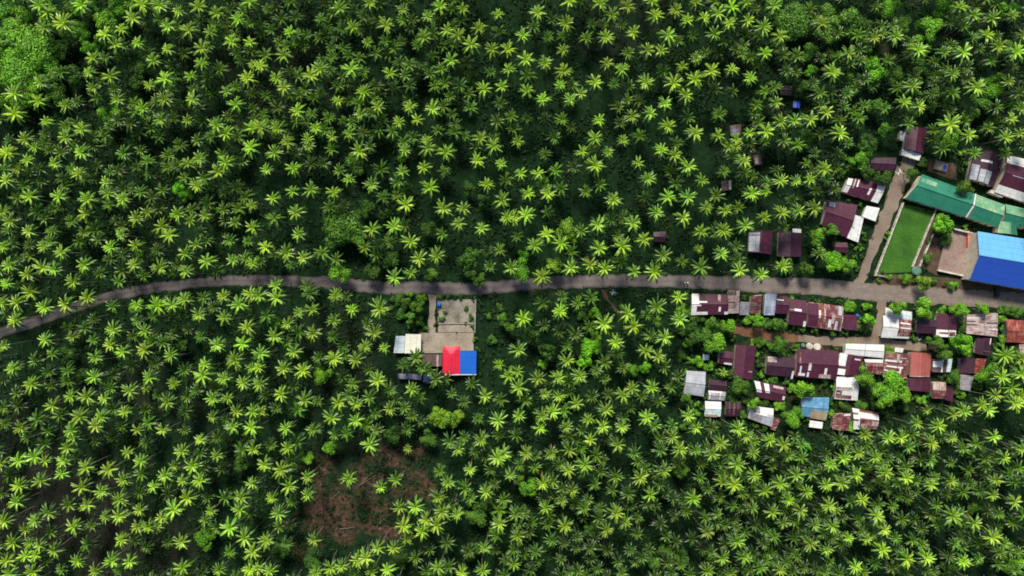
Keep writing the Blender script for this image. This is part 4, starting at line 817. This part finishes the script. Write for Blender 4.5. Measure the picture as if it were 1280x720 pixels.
# broadleaf trees: px, py, crown radius px, tint
B_, G_, D_, Y_, L_ = (1.7, 1.75, 1.0), (1, 1, 1), (.6, .65, .7), (2.3, 1.75, 1.2), (1.75, 1.75, 1.35)  # L_ also paints a hazy glow into the upper-left crowns
TREES = [(10,42,20,L_),(42,58,27,L_),(14,92,24,L_),(50,80,19,B_),(22,112,18,B_),(78,62,14,G_),(100,38,13,B_),(130,25,14,B_),(150,8,15,B_),(92,95,14,D_),(134,142,15,B_),(167,78,15,D_),(122,52,9,B_),(100,8,14,B_),(5,14,16,L_),(62,100,16,G_),(85,10,12,G_),(170,95,9,D_),
 (525,86,13,(.95,.75,.9)),(528,84,9,D_),(585,95,9,D_),(590,105,8,B_),
 (993,25,22,G_),(1060,25,20,G_),(1112,8,14,B_),(1165,38,21,B_),(1013,65,12,G_),(1095,88,17,B_),(1240,110,15,B_),(1228,130,16,G_),(1015,90,9,B_),(1180,8,15,B_),(1262,14,16,B_),(1033,18,13,G_),(1205,20,12,G_),(1245,150,11,G_),(1080,30,14,D_),(1123,95,11,G_),(1150,85,12,D_),(1252,95,9,B_),(965,12,12,G_),(1110,160,12,G_),(1085,180,13,D_),(1040,130,10,D_),(1010,175,13,D_),
 (224,235,12,(2.0,2.4,1.0)),(232,243,9,B_),(175,321,9,B_),(170,105,10,D_),(230,155,9,G_),
 (426,280,25,(1.25,1.2,1.2)),(444,300,15,G_),(418,300,13,G_),(424,340,14,B_),(448,205,15,G_),(438,200,9,G_),(457,262,12,D_),(504,195,8,B_),(585,322,16,D_),(585,340,12,D_),(481,266,10,D_),(487,322,13,D_),(465,340,11,D_),(540,345,11,G_),(535,285,11,D_),(493,284,7,B_),(510,235,9,D_),(586,235,9,D_),(605,250,9,D_),(600,350,9,G_),
 (650,338,15,B_),(655,320,8,(2.0,2.4,1.0)),(708,286,13,Y_),(713,296,9,Y_),(692,332,11,(3.6,2.4,2.6)),(845,100,9,D_),(870,75,8,D_),
 (1024,298,13,B_),(1040,290,11,G_),(1043,327,13,(2.0,2.2,1.0)),(1060,331,11,B_),(1075,200,12,B_),(1087,186,11,G_),(1010,335,9,G_),(985,332,10,G_),(1027,315,8,G_),(1085,215,9,D_),(1105,222,10,D_),
 (1180,281,13,(2.0,2.3,1.0)),(1208,234,11,(1.1,.85,.8)),(1208,284,4.5,B_),(1111,346,5,B_),(1133,348,8,B_),(1156,353,10,Y_),(1193,355,8,B_),(1163,302,4,Y_),(1184,300,8,D_),(1139,216,9,G_),(1187,175,13,B_),(1205,192,6,Y_),(1155,203,7,D_),(1160,322,7,G_),(1145,350,5,G_),(1168,351,5,G_),(1100,350,4,G_),(1183,354,5,G_),
 (1124,382,11,B_),(1155,387,14,L_),(1177,387,8,B_),(1202,390,11,B_),(1193,388,8,Y_),(1229,387,9,B_),(1089,399,9,(2.0,2.2,1.0)),(1063,383,8,B_),(1207,430,15,(2.0,2.2,1.0)),(1171,430,11,G_),(1182,441,10,G_),(1082,472,13,B_),(1078,457,5,B_),(1116,482,19,B_),(1108,497,15,L_),(1128,495,13,B_),(1112,441,8,Y_),(1194,472,9,G_),(1232,470,11,B_),(1253,410,5,B_),(1264,388,8,G_),(1254,388,7,G_),(1240,460,8,B_),(1255,425,8,B_),(1274,390,8,G_),(1160,493,5,(.7,1.1,1.6)),(1085,382,7,B_),(1061,430,4,B_),
 (937,398,8,B_),(949,401,9,B_),(976,404,10,G_),(962,405,8,G_),(893,404,12,G_),(911,408,10,B_),(895,430,14,B_),(880,420,11,G_),(866,425,9,D_),(976,430,10,G_),(951,428,8,G_),(963,434,7,G_),(873,451,8,(2.0,2.2,1.0)),(887,458,7,B_),(1064,382,7,B_),(866,393,8,G_),(967,474,7,G_),(951,469,5,B_),(1007,484,15,B_),(926,482,13,G_),(942,503,9,B_),(975,508,8,B_),(993,522,13,B_),(1039,518,5.5,B_),(1064,534,7,(2.0,2.3,1.0)),(861,499,9,G_),(1077,508,8,G_),(867,410,9,D_),(1003,412,6,G_),(1020,412,6,G_),(1040,416,6,G_),(988,375,6,B_),(912,468,7,D_),(918,498,8,D_),(950,455,6,D_),
 (738,434,13,(2.0,2.3,1.0)),(731,452,10,(2.0,2.3,1.0)),(745,421,7,B_),(744,391,8,(2.0,2.3,1.0)),(806,459,8,(2.0,2.3,1.0)),(790,463,9,B_),(678,456,7,B_),(730,395,8,G_),(685,440,12,D_),(665,420,11,D_),(630,400,9,G_),(615,425,7,G_),(625,385,6,G_),(610,395,5,G_),(635,410,9,G_),(660,395,8,D_),
 (545,520,13,Y_),(560,526,13,Y_),(575,522,10,Y_),(402,469,12,B_),(347,407,9,B_),(535,549,11,G_),(412,557,11,B_),(382,575,10,B_),(595,645,14,G_),(610,630,11,D_),(587,690,13,D_),(170,80,8,D_),(490,545,12,D_),(500,700,12,D_),(390,700,13,D_),(350,690,11,D_),
 (255,674,15,B_),(248,668,8,G_),(852,590,10,G_),(662,610,13,B_),(650,600,9,G_),(850,700,14,D_),(835,690,11,G_),(735,665,10,D_),(815,705,12,G_),(1270,706,14,B_),(1011,559,6,(1.6,2.2,1.2)),(1221,634,11,G_),(1190,712,14,D_),(745,662,8,D_),(300,580,11,D_),(85,445,12,D_),(100,470,10,D_),(225,430,10,D_),(170,385,9,B_),(1000,590,12,D_),(985,555,8,G_),
 (508,380,8,G_),(522,384,9,G_),(500,392,8,G_),(527,372,7,B_),(514,398,9,G_),(497,374,8,G_),(524,402,7,G_),(512,368,6,B_),(515,410,6,D_),(588,396,4.5,G_),(552,398,4.5,G_),(556,390,3.2,D_),(583,386,3.2,D_),(590,408,3.2,G_),(594,424,4,G_),(545,405,3,D_),(597,436,4,D_),(550,371,4,G_),(560,371,3.5,G_),(575,372,4,D_),(533,410,4,G_)]

# thin extra palms that stand in the shade between the marked ones
TREES += [(28,22,16,L_),(60,32,15,B_),(35,112,15,B_),(70,118,13,G_),(5,70,15,B_),(110,62,11,B_),(84,40,12,L_),(25,130,13,B_),(5,128,12,B_),(118,8,11,B_),(140,40,10,G_),(60,8,12,B_),
 (1030,45,17,G_),(1085,55,13,G_),(1130,30,13,G_),(1155,62,12,G_),(1200,60,10,G_),(1095,130,11,G_),(1065,100,13,G_),(1215,140,12,G_),(1262,60,11,G_),(1140,140,9,G_),(975,55,12,G_),(1005,110,10,D_),(1170,130,11,D_),(1270,130,10,B_)]
rb = random.Random(5)
def house_hit(x, y):
    return any(inside(e, x, y) for e in EXCL)
tries = 0; n0 = len(TREES)
while len(TREES) < n0 + 105 and tries < 4000:
    tries += 1
    x, y = rb.uniform(852, 1280), rb.uniform(366, 535)
    if y > 470 + (1280 - x) * .3 and x > 1100: continue
    r_ = rb.uniform(3.2, 7.2)
    if house_hit(x, y) or any(house_hit(x + dx * r_ * .45, y + dy * r_ * .45) for dx, dy in ((1,0),(-1,0),(0,1),(0,-1))): continue
    if road_d(x, y) < r_ * .8 or any((t[0]-x)**2 + (t[1]-y)**2 < (t[2] * .75 + r_ * .6)**2 for t in TREES): continue
    TREES.append((round(x, 1), round(y, 1), r_, rb.choice([B_, G_, G_, D_, D_])))
tries = 0; n0 = len(TREES)
while len(TREES) < n0 + 26 and tries < 3000:
    tries += 1
    x, y = rb.uniform(1040, 1220), rb.uniform(195, 356); r_ = rb.uniform(2.8, 5)
    if x > 1100 and rb.random() < .4: continue
    if house_hit(x, y) or any(house_hit(x + dx * r_, y + dy * r_) for dx, dy in ((1,0),(-1,0),(0,1),(0,-1))): continue
    if road_d(x, y) < r_ * .7 or any((t[0]-x)**2 + (t[1]-y)**2 < (t[2] * .75 + r_ * .6)**2 for t in TREES): continue
    TREES.append((round(x, 1), round(y, 1), r_, rb.choice([B_, G_, G_, D_])))
def tree_hit(x, y, m=0):
    return any((t[0] - x) ** 2 + (t[1] - y) ** 2 < (t[2] * .75 + m) ** 2 for t in TREES)
def dens(x, y):
    if x > 1092 and 200 < y < 346: return 0
    if ((x - 455) / 100) ** 2 + ((y - 620) / 75) ** 2 < 1: return 0.0
    if x < 175 and y > 575: return .10
    if 470 < x < 650 and 365 < y < 445: return 0
    if 330 < x < 570 and y < 175: return .9
    if x < 115 and y < 150: return .1
    if x < 330 and y < 350: return .5
    if 560 <= x < 900 and y < 340: return .12
    if x >= 900 and y < 230: return .6
    if y > 540 and x > 900: return .85
    if y > 540 and x > 640: return .6
    if x < 640 and y > 390: return .4
    if 640 < x < 850 and y > 400: return .45
    if x > 850 and 340 < y < 540: return .02
    return .25
extra = []
grid_p = [(p[0], p[1]) for p in palms]
for _ in range(9000):
    x, y = random.uniform(-70, 1350), random.uniform(-60, 780)
    off = x < -8 or x > 1288 or y < -8 or y > 728
    if random.random() > (0.7 if off else dens(x, y)): continue
    if any((a - x) ** 2 + (b - y) ** 2 < (17 if off else 9.5 if dens(x, y) >= .5 else 13) ** 2 for a, b in grid_p): continue
    if road_d(x, y) < 6 or tree_hit(x, y, 4): continue
    if any(inside([(q[0] + (q[0] - 640) * .0, q[1]) for q in e], x, y) for e in EXCL): continue
    if any(math.hypot(l[1] - x, l[2] - y) < 22 for l in LAND): continue
    grid_p.append((x, y)); extra.append((x, y, 'o' if off else 'd'))
    if len(extra) > 1050: break

def palm_spec(px, py, c, i):
    r = random.Random(i * 77 + 5)
    if c in ('', 'L', 'o'): h = r.uniform(14.0, 18.5); s = r.choice((r.uniform(.74, .9), r.uniform(.88, 1.04), r.uniform(.94, 1.12))); b = r.uniform(.74, 1.30); yl = r.uniform(.86, 1.07)
    elif c == 's': h = 4.5; s = .62; b = .9; yl = 1.0
    else: h = r.uniform(6.5, 12.5); s = r.uniform(.78, 1.05); b = r.uniform(.28, .68); yl = r.uniform(.66, .86)  # low palms: shade of taller neighbours put into a darker tint
    if c in ('L', 'D'): s *= 1.2
    b *= 1 + .14 * max(0, 1 - math.hypot(px / 380, py / 330)) + .10 * max(0, 1 - math.hypot((1280 - px) / 400, (640 - py) / 200))  # hazy glow near upper left and right edge put into the tint
    b *= 1 - .34 * math.exp(-((px - 830) / 190) ** 2 - ((py - 670) / 75) ** 2)
    tint = (b * yl, b * r.uniform(.97, 1.03), b * r.uniform(.6, 1.0), 1.0)
    return dict(px=px, py=py, c=c, h=h, s=s, tint=tint, k=r.randrange(10), t=r.randrange(8), rot=r.uniform(0, 6.28))
allp = [palm_spec(*p, i) for i, p in enumerate(palms + extra)]
def pick(p):
    near = min(math.hypot(l[1] - p['px'], l[2] - p['py']) for l in LAND)
    inb = 4 < p['px'] < 1276 and 4 < p['py'] < 716
    return (p['s'] * H / (H - p['h']) + (.06 if near < 45 else 0) + (.08 if road_d(p['px'], p['py']) < 14 else 0) if inb and p['c'] in ('', 'L') else -1)
order = sorted(range(len(allp)), key=lambda i: -pick(allp[i]))
chosen = set(order[:300])

# ---- labels that single a tree out: by the landmark it is nearest to, else by its place
OCT = ['to the right of', 'above and right of', 'above', 'above and left of', 'to the left of', 'below and left of', 'below', 'below and right of']
def octant(x, y, lx, ly): return int(((math.degrees(math.atan2(ly - y, x - lx)) + 382.5) % 360) // 45)
LM = LAND + [('the blue water drum', 549, 380.5), ('the concrete basin', 1175, 208), ('the brown court', 1196, 316), ('the school lawn', 1131, 300), ('the motor tricycle', 763, 358), ('the pale gate posts', 857, 353)]
used = set()
def road_y(x):
    i = np.argmin(abs(road_lines[0][:, 0] - x)); return road_lines[0][i, 1]
def near_labels(items, noun, maxd=52):
    """items: list of (x, y, adjective); returns labels, the nearest of its kind in each direction of a landmark, else None"""
    out = [None] * len(items); best = {}
    for li, (ph, lx, ly) in enumerate(LM):
        for i, (x, y, a) in enumerate(items):
            d = math.hypot(x - lx, y - ly)
            if d < 9: continue
            k = (li, octant(x, y, lx, ly))
            if d < maxd and (k not in best or d < best[k][0]): best[k] = (d, i)
    for (li, oc), (d, i) in sorted(best.items(), key=lambda kv: kv[1][0]):
        if out[i] is None: out[i] = f'{items[i][2]} {noun} nearest {OCT[oc]} {LM[li][0]}'
    return out
def place_label(x, y, adj, noun):
    side = 'above' if y < road_y(x) else 'below'
    l = f'{adj} {noun} {side} the road, {round(x / 12.8)} percent across and {round(y / 7.2)} percent down'
    return l + ' the photo' if len(l.split()) < 14 else l
def clip(l): 
    assert 4 <= len(l.replace('-', ' ').split()) <= 17, l
    return l

adj_p = lambda p: ('bright yellow-green' if p['tint'][1] > 1.1 else 'mid green' if p['tint'][1] < .95 else 'bright green') if p['c'] != 'L' else 'wide spreading'
pl = near_labels([(p['px'], p['py'], adj_p(p)) for p in allp], 'coconut palm')
stT, stTone, stTint = [], [], []
trT = []
trunk_tris = []
for t in trunks:
    q = []
    V = np.array([tuple(v) for v in t.v])
    for f in t.f:
        for j in range(1, len(f) - 1): q.append([f[0], f[j], f[j + 1]])
    trunk_tris.append(V[np.array(q)])
stuff_trunk = []
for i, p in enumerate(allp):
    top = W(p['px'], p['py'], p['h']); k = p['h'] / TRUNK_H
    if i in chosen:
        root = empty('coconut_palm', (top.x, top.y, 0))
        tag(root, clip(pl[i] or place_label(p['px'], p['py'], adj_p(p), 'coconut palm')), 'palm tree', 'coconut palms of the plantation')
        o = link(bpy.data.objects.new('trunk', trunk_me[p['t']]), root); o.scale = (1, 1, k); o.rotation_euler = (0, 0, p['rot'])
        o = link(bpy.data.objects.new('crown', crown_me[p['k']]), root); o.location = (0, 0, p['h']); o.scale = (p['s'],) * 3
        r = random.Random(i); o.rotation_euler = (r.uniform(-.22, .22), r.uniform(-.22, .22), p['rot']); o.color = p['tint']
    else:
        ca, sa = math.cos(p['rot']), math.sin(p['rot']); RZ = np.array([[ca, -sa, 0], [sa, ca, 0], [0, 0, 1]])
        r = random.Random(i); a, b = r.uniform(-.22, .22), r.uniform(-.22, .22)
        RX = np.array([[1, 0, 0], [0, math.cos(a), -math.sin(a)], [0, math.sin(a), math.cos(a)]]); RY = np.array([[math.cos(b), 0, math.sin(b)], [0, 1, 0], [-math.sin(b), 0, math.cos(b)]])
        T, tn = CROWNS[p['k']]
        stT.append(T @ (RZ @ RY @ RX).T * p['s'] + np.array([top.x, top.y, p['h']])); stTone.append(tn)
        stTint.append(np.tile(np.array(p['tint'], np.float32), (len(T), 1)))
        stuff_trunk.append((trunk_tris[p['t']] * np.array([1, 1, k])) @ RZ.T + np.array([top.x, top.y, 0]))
nf = sum(len(t) for t in stT)
allT = np.concatenate(stT + stuff_trunk)
nt_ = len(allT) - nf
me = soup_mesh('palm_grove', allT, np.concatenate(stTone + [np.zeros(nt_)]), np.concatenate(stTint + [np.ones((nt_, 4))]), [M['frond'], M['palm_bark']])
mi = np.zeros(len(allT), np.int32); mi[nf:] = 1
me.polygons.foreach_set('material_index', mi)
o = link(bpy.data.objects.new('palm_grove', me)); tag(o, 'dense mass of smaller and shaded coconut palms filling the plantation', 'palm grove', kind='stuff')

# ------------------------------------------------------------------ broadleaf trees
def tree_crown(seed, lobes=16, leaves=150, size=.17):
    """unit crown (radius 1): leaf clumps on many lobes of different height, gaps between them"""
    r = np.random.default_rng(seed); T, tone = [], []
    for l in range(lobes):
        a = r.uniform(0, 6.283); rad = math.sqrt(r.random()) * .74
        c = np.array([math.cos(a) * rad, math.sin(a) * rad, .15 + .55 * (1 - rad ** 2) + r.uniform(-.18, .18)])
        lr = r.uniform(.22, .40); lt = r.uniform(-.25, .22)
        n = int(leaves * (lr / .3) ** 2)
        d = r.normal(size=(n, 3)); d[:, 2] = np.abs(d[:, 2]) * .9 - .25; d /= np.linalg.norm(d, axis=1)[:, None]
        rr = lr * (1 - .35 * r.random(n) ** 2) * (1 + .18 * np.sin(d[:, 0] * 7 + l) * np.cos(d[:, 1] * 6))
        P = c + d * rr[:, None] * np.array([1, 1, .8])
        nrm = d + r.normal(scale=.55, size=(n, 3)) + [0, 0, .35]; nrm /= np.linalg.norm(nrm, axis=1)[:, None]
        t1 = np.cross(nrm, r.normal(size=(n, 3))); t1 /= np.linalg.norm(t1, axis=1)[:, None]; t2 = np.cross(nrm, t1)
        s = size * r.uniform(.55, 1.1, n)[:, None]
        T.append(np.stack([P - t1 * s * .5, P + t2 * s * .28 , P + t1 * s * .5], 1)); T.append(np.stack([P - t1 * s * .5, P + t1 * s * .5, P - t2 * s * .28], 1))
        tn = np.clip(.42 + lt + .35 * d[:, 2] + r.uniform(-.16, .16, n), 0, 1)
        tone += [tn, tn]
    return np.concatenate(T), np.concatenate(tone)
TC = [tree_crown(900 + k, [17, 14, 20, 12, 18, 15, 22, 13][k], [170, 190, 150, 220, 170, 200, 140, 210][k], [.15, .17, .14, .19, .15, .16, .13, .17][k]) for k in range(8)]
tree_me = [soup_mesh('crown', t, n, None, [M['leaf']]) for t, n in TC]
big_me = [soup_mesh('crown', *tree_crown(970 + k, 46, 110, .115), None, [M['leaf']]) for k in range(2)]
TCs = [tree_crown(950 + k, 9, 60, .30) for k in range(4)]
small_me = [soup_mesh('crown', t, n, None, [M['leaf']]) for t, n in TCs]
def tree_trunk(seed):
    r = random.Random(seed); mb = MB()
    mb.tube([(0, 0, 0), (.03, .02, .5), (.02, -.03, 1.05)], [.075, .055, .035], 8)
    for k in range(5):
        a = k * 1.257 + r.uniform(-.4, .4); z = r.uniform(.5, .75); e = r.uniform(.35, .6)
        mb.tube([(.02, 0, z), (math.cos(a) * e * .5, math.sin(a) * e * .5, z + .22), (math.cos(a) * e, math.sin(a) * e, z + .5)], [.04, .028, .012], 6)
    me = bpy.data.meshes.new('trunk'); me.from_pydata([tuple(v) for v in mb.v], [], mb.f); me.materials.append(M['bark']); me.update(); return me
tt_me = [tree_trunk(s) for s in range(4)]
def adj_t(t):
    x, y, r, c = t; s = 'large' if r > 16 else 'small' if r < 8 else ''
    col = 'pale dry' if c[0] > 3 else 'yellowish' if c is Y_ else 'vivid green' if c[0] >= 1.9 else 'bright green' if c is B_ else 'dark green' if c is D_ else 'teal leaved' if c[2] > 1.4 else 'olive green' if c[0] > 1 and c[1] < .9 else 'pale green' if c is L_ else 'green'
    return (s + ' ' + col).strip()
def noun_t(t): return 'bush' if t[2] < 8.5 else 'leafy tree'
tl = near_labels([(t[0], t[1], adj_t(t)) for t in TREES], 'leafy tree')
for i, t in enumerate(TREES):
    x, y, r, tint = t; rnd = random.Random(i * 13 + 1)
    bush = r < 8.5
    h = r * S * (1.25 if not bush else 1.0) * rnd.uniform(.85, 1.2) if bush else min(15, 5 + r * S * .9) * rnd.uniform(.9, 1.15)
    if bush: h = max(1.4, h)
    R_ = r * S * (H - h) / H * 1.08
    p = W(x, y, h * .8)
    name = 'bush' if bush else 'leafy_tree'
    lab = tl[i] or place_label(x, y, adj_t(t), 'leafy tree')
    lab = lab.replace('leafy tree', noun_t(t), 1)
    if len(lab.split()) > 16: lab = lab.replace('leafy tree', 'tree').replace('vivid ', '')
    if len(lab.split()) > 16: lab = place_label(x, y, 'green', noun_t(t))
    root = empty(name, (p.x, p.y, 0)); tag(root, clip(lab), 'bush' if bush else 'tree', 'bushes by the houses and road' if bush else 'leafy trees among the palms')
    o = link(bpy.data.objects.new('trunk', tt_me[i % 4]), root); zc = h * .42 if not bush else h * .15
    o.scale = (R_, R_, (zc + R_ * .3) / 1.0) if not bush else (R_ * .6, R_ * .6, R_ * .6); o.rotation_euler = (0, 0, rnd.uniform(0, 6.28))
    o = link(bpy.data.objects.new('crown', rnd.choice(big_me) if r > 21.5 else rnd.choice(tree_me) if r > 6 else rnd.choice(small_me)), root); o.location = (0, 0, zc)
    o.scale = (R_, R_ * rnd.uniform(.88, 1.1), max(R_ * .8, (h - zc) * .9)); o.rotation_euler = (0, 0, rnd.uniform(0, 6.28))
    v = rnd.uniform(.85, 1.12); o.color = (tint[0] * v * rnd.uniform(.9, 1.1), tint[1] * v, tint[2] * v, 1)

# ------------------------------------------------------------------ undergrowth (nobody could count it)
NU = 30000; T, TN, TI = [], [], []
cnt = 0
EX2 = [np.array(e) for e in EXCL]
Ebox = [(e[:, 0].min() - 1, e[:, 0].max() + 1, e[:, 1].min() - 1, e[:, 1].max() + 1) for e in EX2]
while cnt < NU:
    x, y = random.uniform(-60, 1340), random.uniform(-50, 770); cnt += 1
    n = mnoise.noise(Vector((x * .02, y * .02, 0))) + .5 * mnoise.noise(Vector((x * .07, y * .07, 5)))
    if n < -.25: continue
    if ((x - 455) / 85) ** 2 + ((y - 620) / 65) ** 2 < 1 and random.random() < .4: continue
    if x < 170 and y > 575 and random.random() < .8: continue
    if road_d(x, y) < random.choice((.1, .6, 1.2)): continue
    if any(b[0] < x < b[1] and b[2] < y < b[3] and inside(e, x, y) for b, e in zip(Ebox, EXCL)): continue
    p = W(x, y); r = random.uniform(.5, 1.5) * (1 + max(0, n)) * (1.5 if random.random() < .12 else 1); m = 16
    d = rng.normal(size=(m, 3)); d[:, 2] = np.abs(d[:, 2]); d /= np.linalg.norm(d, axis=1)[:, None]
    P = np.array(p) + d * r * np.array([1, 1, .75]) * rng.uniform(.5, 1, (m, 1))
    nr = d + rng.normal(scale=.6, size=(m, 3)) + [0, 0, .6]; nr /= np.linalg.norm(nr, axis=1)[:, None]
    t1 = np.cross(nr, rng.normal(size=(m, 3))); t1 /= np.linalg.norm(t1, axis=1)[:, None]; t2 = np.cross(nr, t1)
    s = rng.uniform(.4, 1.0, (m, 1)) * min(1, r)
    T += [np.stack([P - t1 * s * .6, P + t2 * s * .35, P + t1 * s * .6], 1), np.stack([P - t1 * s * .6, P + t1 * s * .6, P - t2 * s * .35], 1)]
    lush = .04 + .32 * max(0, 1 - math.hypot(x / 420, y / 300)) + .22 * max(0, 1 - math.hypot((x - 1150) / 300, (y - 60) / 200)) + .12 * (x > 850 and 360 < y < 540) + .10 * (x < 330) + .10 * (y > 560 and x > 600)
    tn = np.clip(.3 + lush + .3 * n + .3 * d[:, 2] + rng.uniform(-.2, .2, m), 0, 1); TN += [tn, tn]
T = np.concatenate(T)
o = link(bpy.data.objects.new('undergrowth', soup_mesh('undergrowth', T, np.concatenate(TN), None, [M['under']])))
tag(o, 'low dark green undergrowth and weeds covering the plantation floor', 'undergrowth', kind='stuff')

# ------------------------------------------------------------------ light, sky, camera
AZ, EL = R(-10), R(43)          # azimuth measured from the top of the photo, clockwise
sd = Vector((math.sin(AZ) * math.cos(EL), math.cos(AZ) * math.cos(EL), math.sin(EL)))
sun = bpy.data.lights.new('sun', 'SUN'); sun.energy = 5.0; sun.angle = R(15); sun.color = (1.0, .955, .82)
so = link(bpy.data.objects.new('sun', sun)); so.rotation_euler = sd.to_track_quat('Z', 'Y').to_euler(); so.location = (0, 0, 400)
w = bpy.data.worlds.new('World'); SC.world = w; w.use_nodes = True
nt = w.node_tree; bg = nt.nodes['Background']; sky = nt.nodes.new('ShaderNodeTexSky'); sky.sky_type = 'NISHITA'; sky.sun_disc = False
sky.sun_elevation = EL; sky.sun_rotation = AZ; sky.air_density = 1.2; sky.dust_density = 2.0
nt.links.new(sky.outputs[0], bg.inputs[0]); bg.inputs[1].default_value = 0.10
cam = bpy.data.cameras.new('camera'); co_ = link(bpy.data.objects.new('camera', cam))
co_.location = (0, 0, H); co_.rotation_euler = (0, 0, 0)
cam.sensor_width = 36; cam.angle = 2 * math.atan(640 * S / H); cam.clip_end = 20000; cam.clip_start = 1
SC.camera = co_
SC.view_settings.view_transform = 'Standard'; SC.view_settings.look = 'None'; SC.view_settings.exposure = 0
SC.cycles.filter_width = 1.8; SC.cycles.max_bounces = 5; SC.cycles.diffuse_bounces = 3; SC.cycles.transmission_bounces = 3; SC.cycles.use_denoising = False
print('palms', len(palms), 'extra', len(extra), 'trees', len(TREES), 'frond tris', nf)
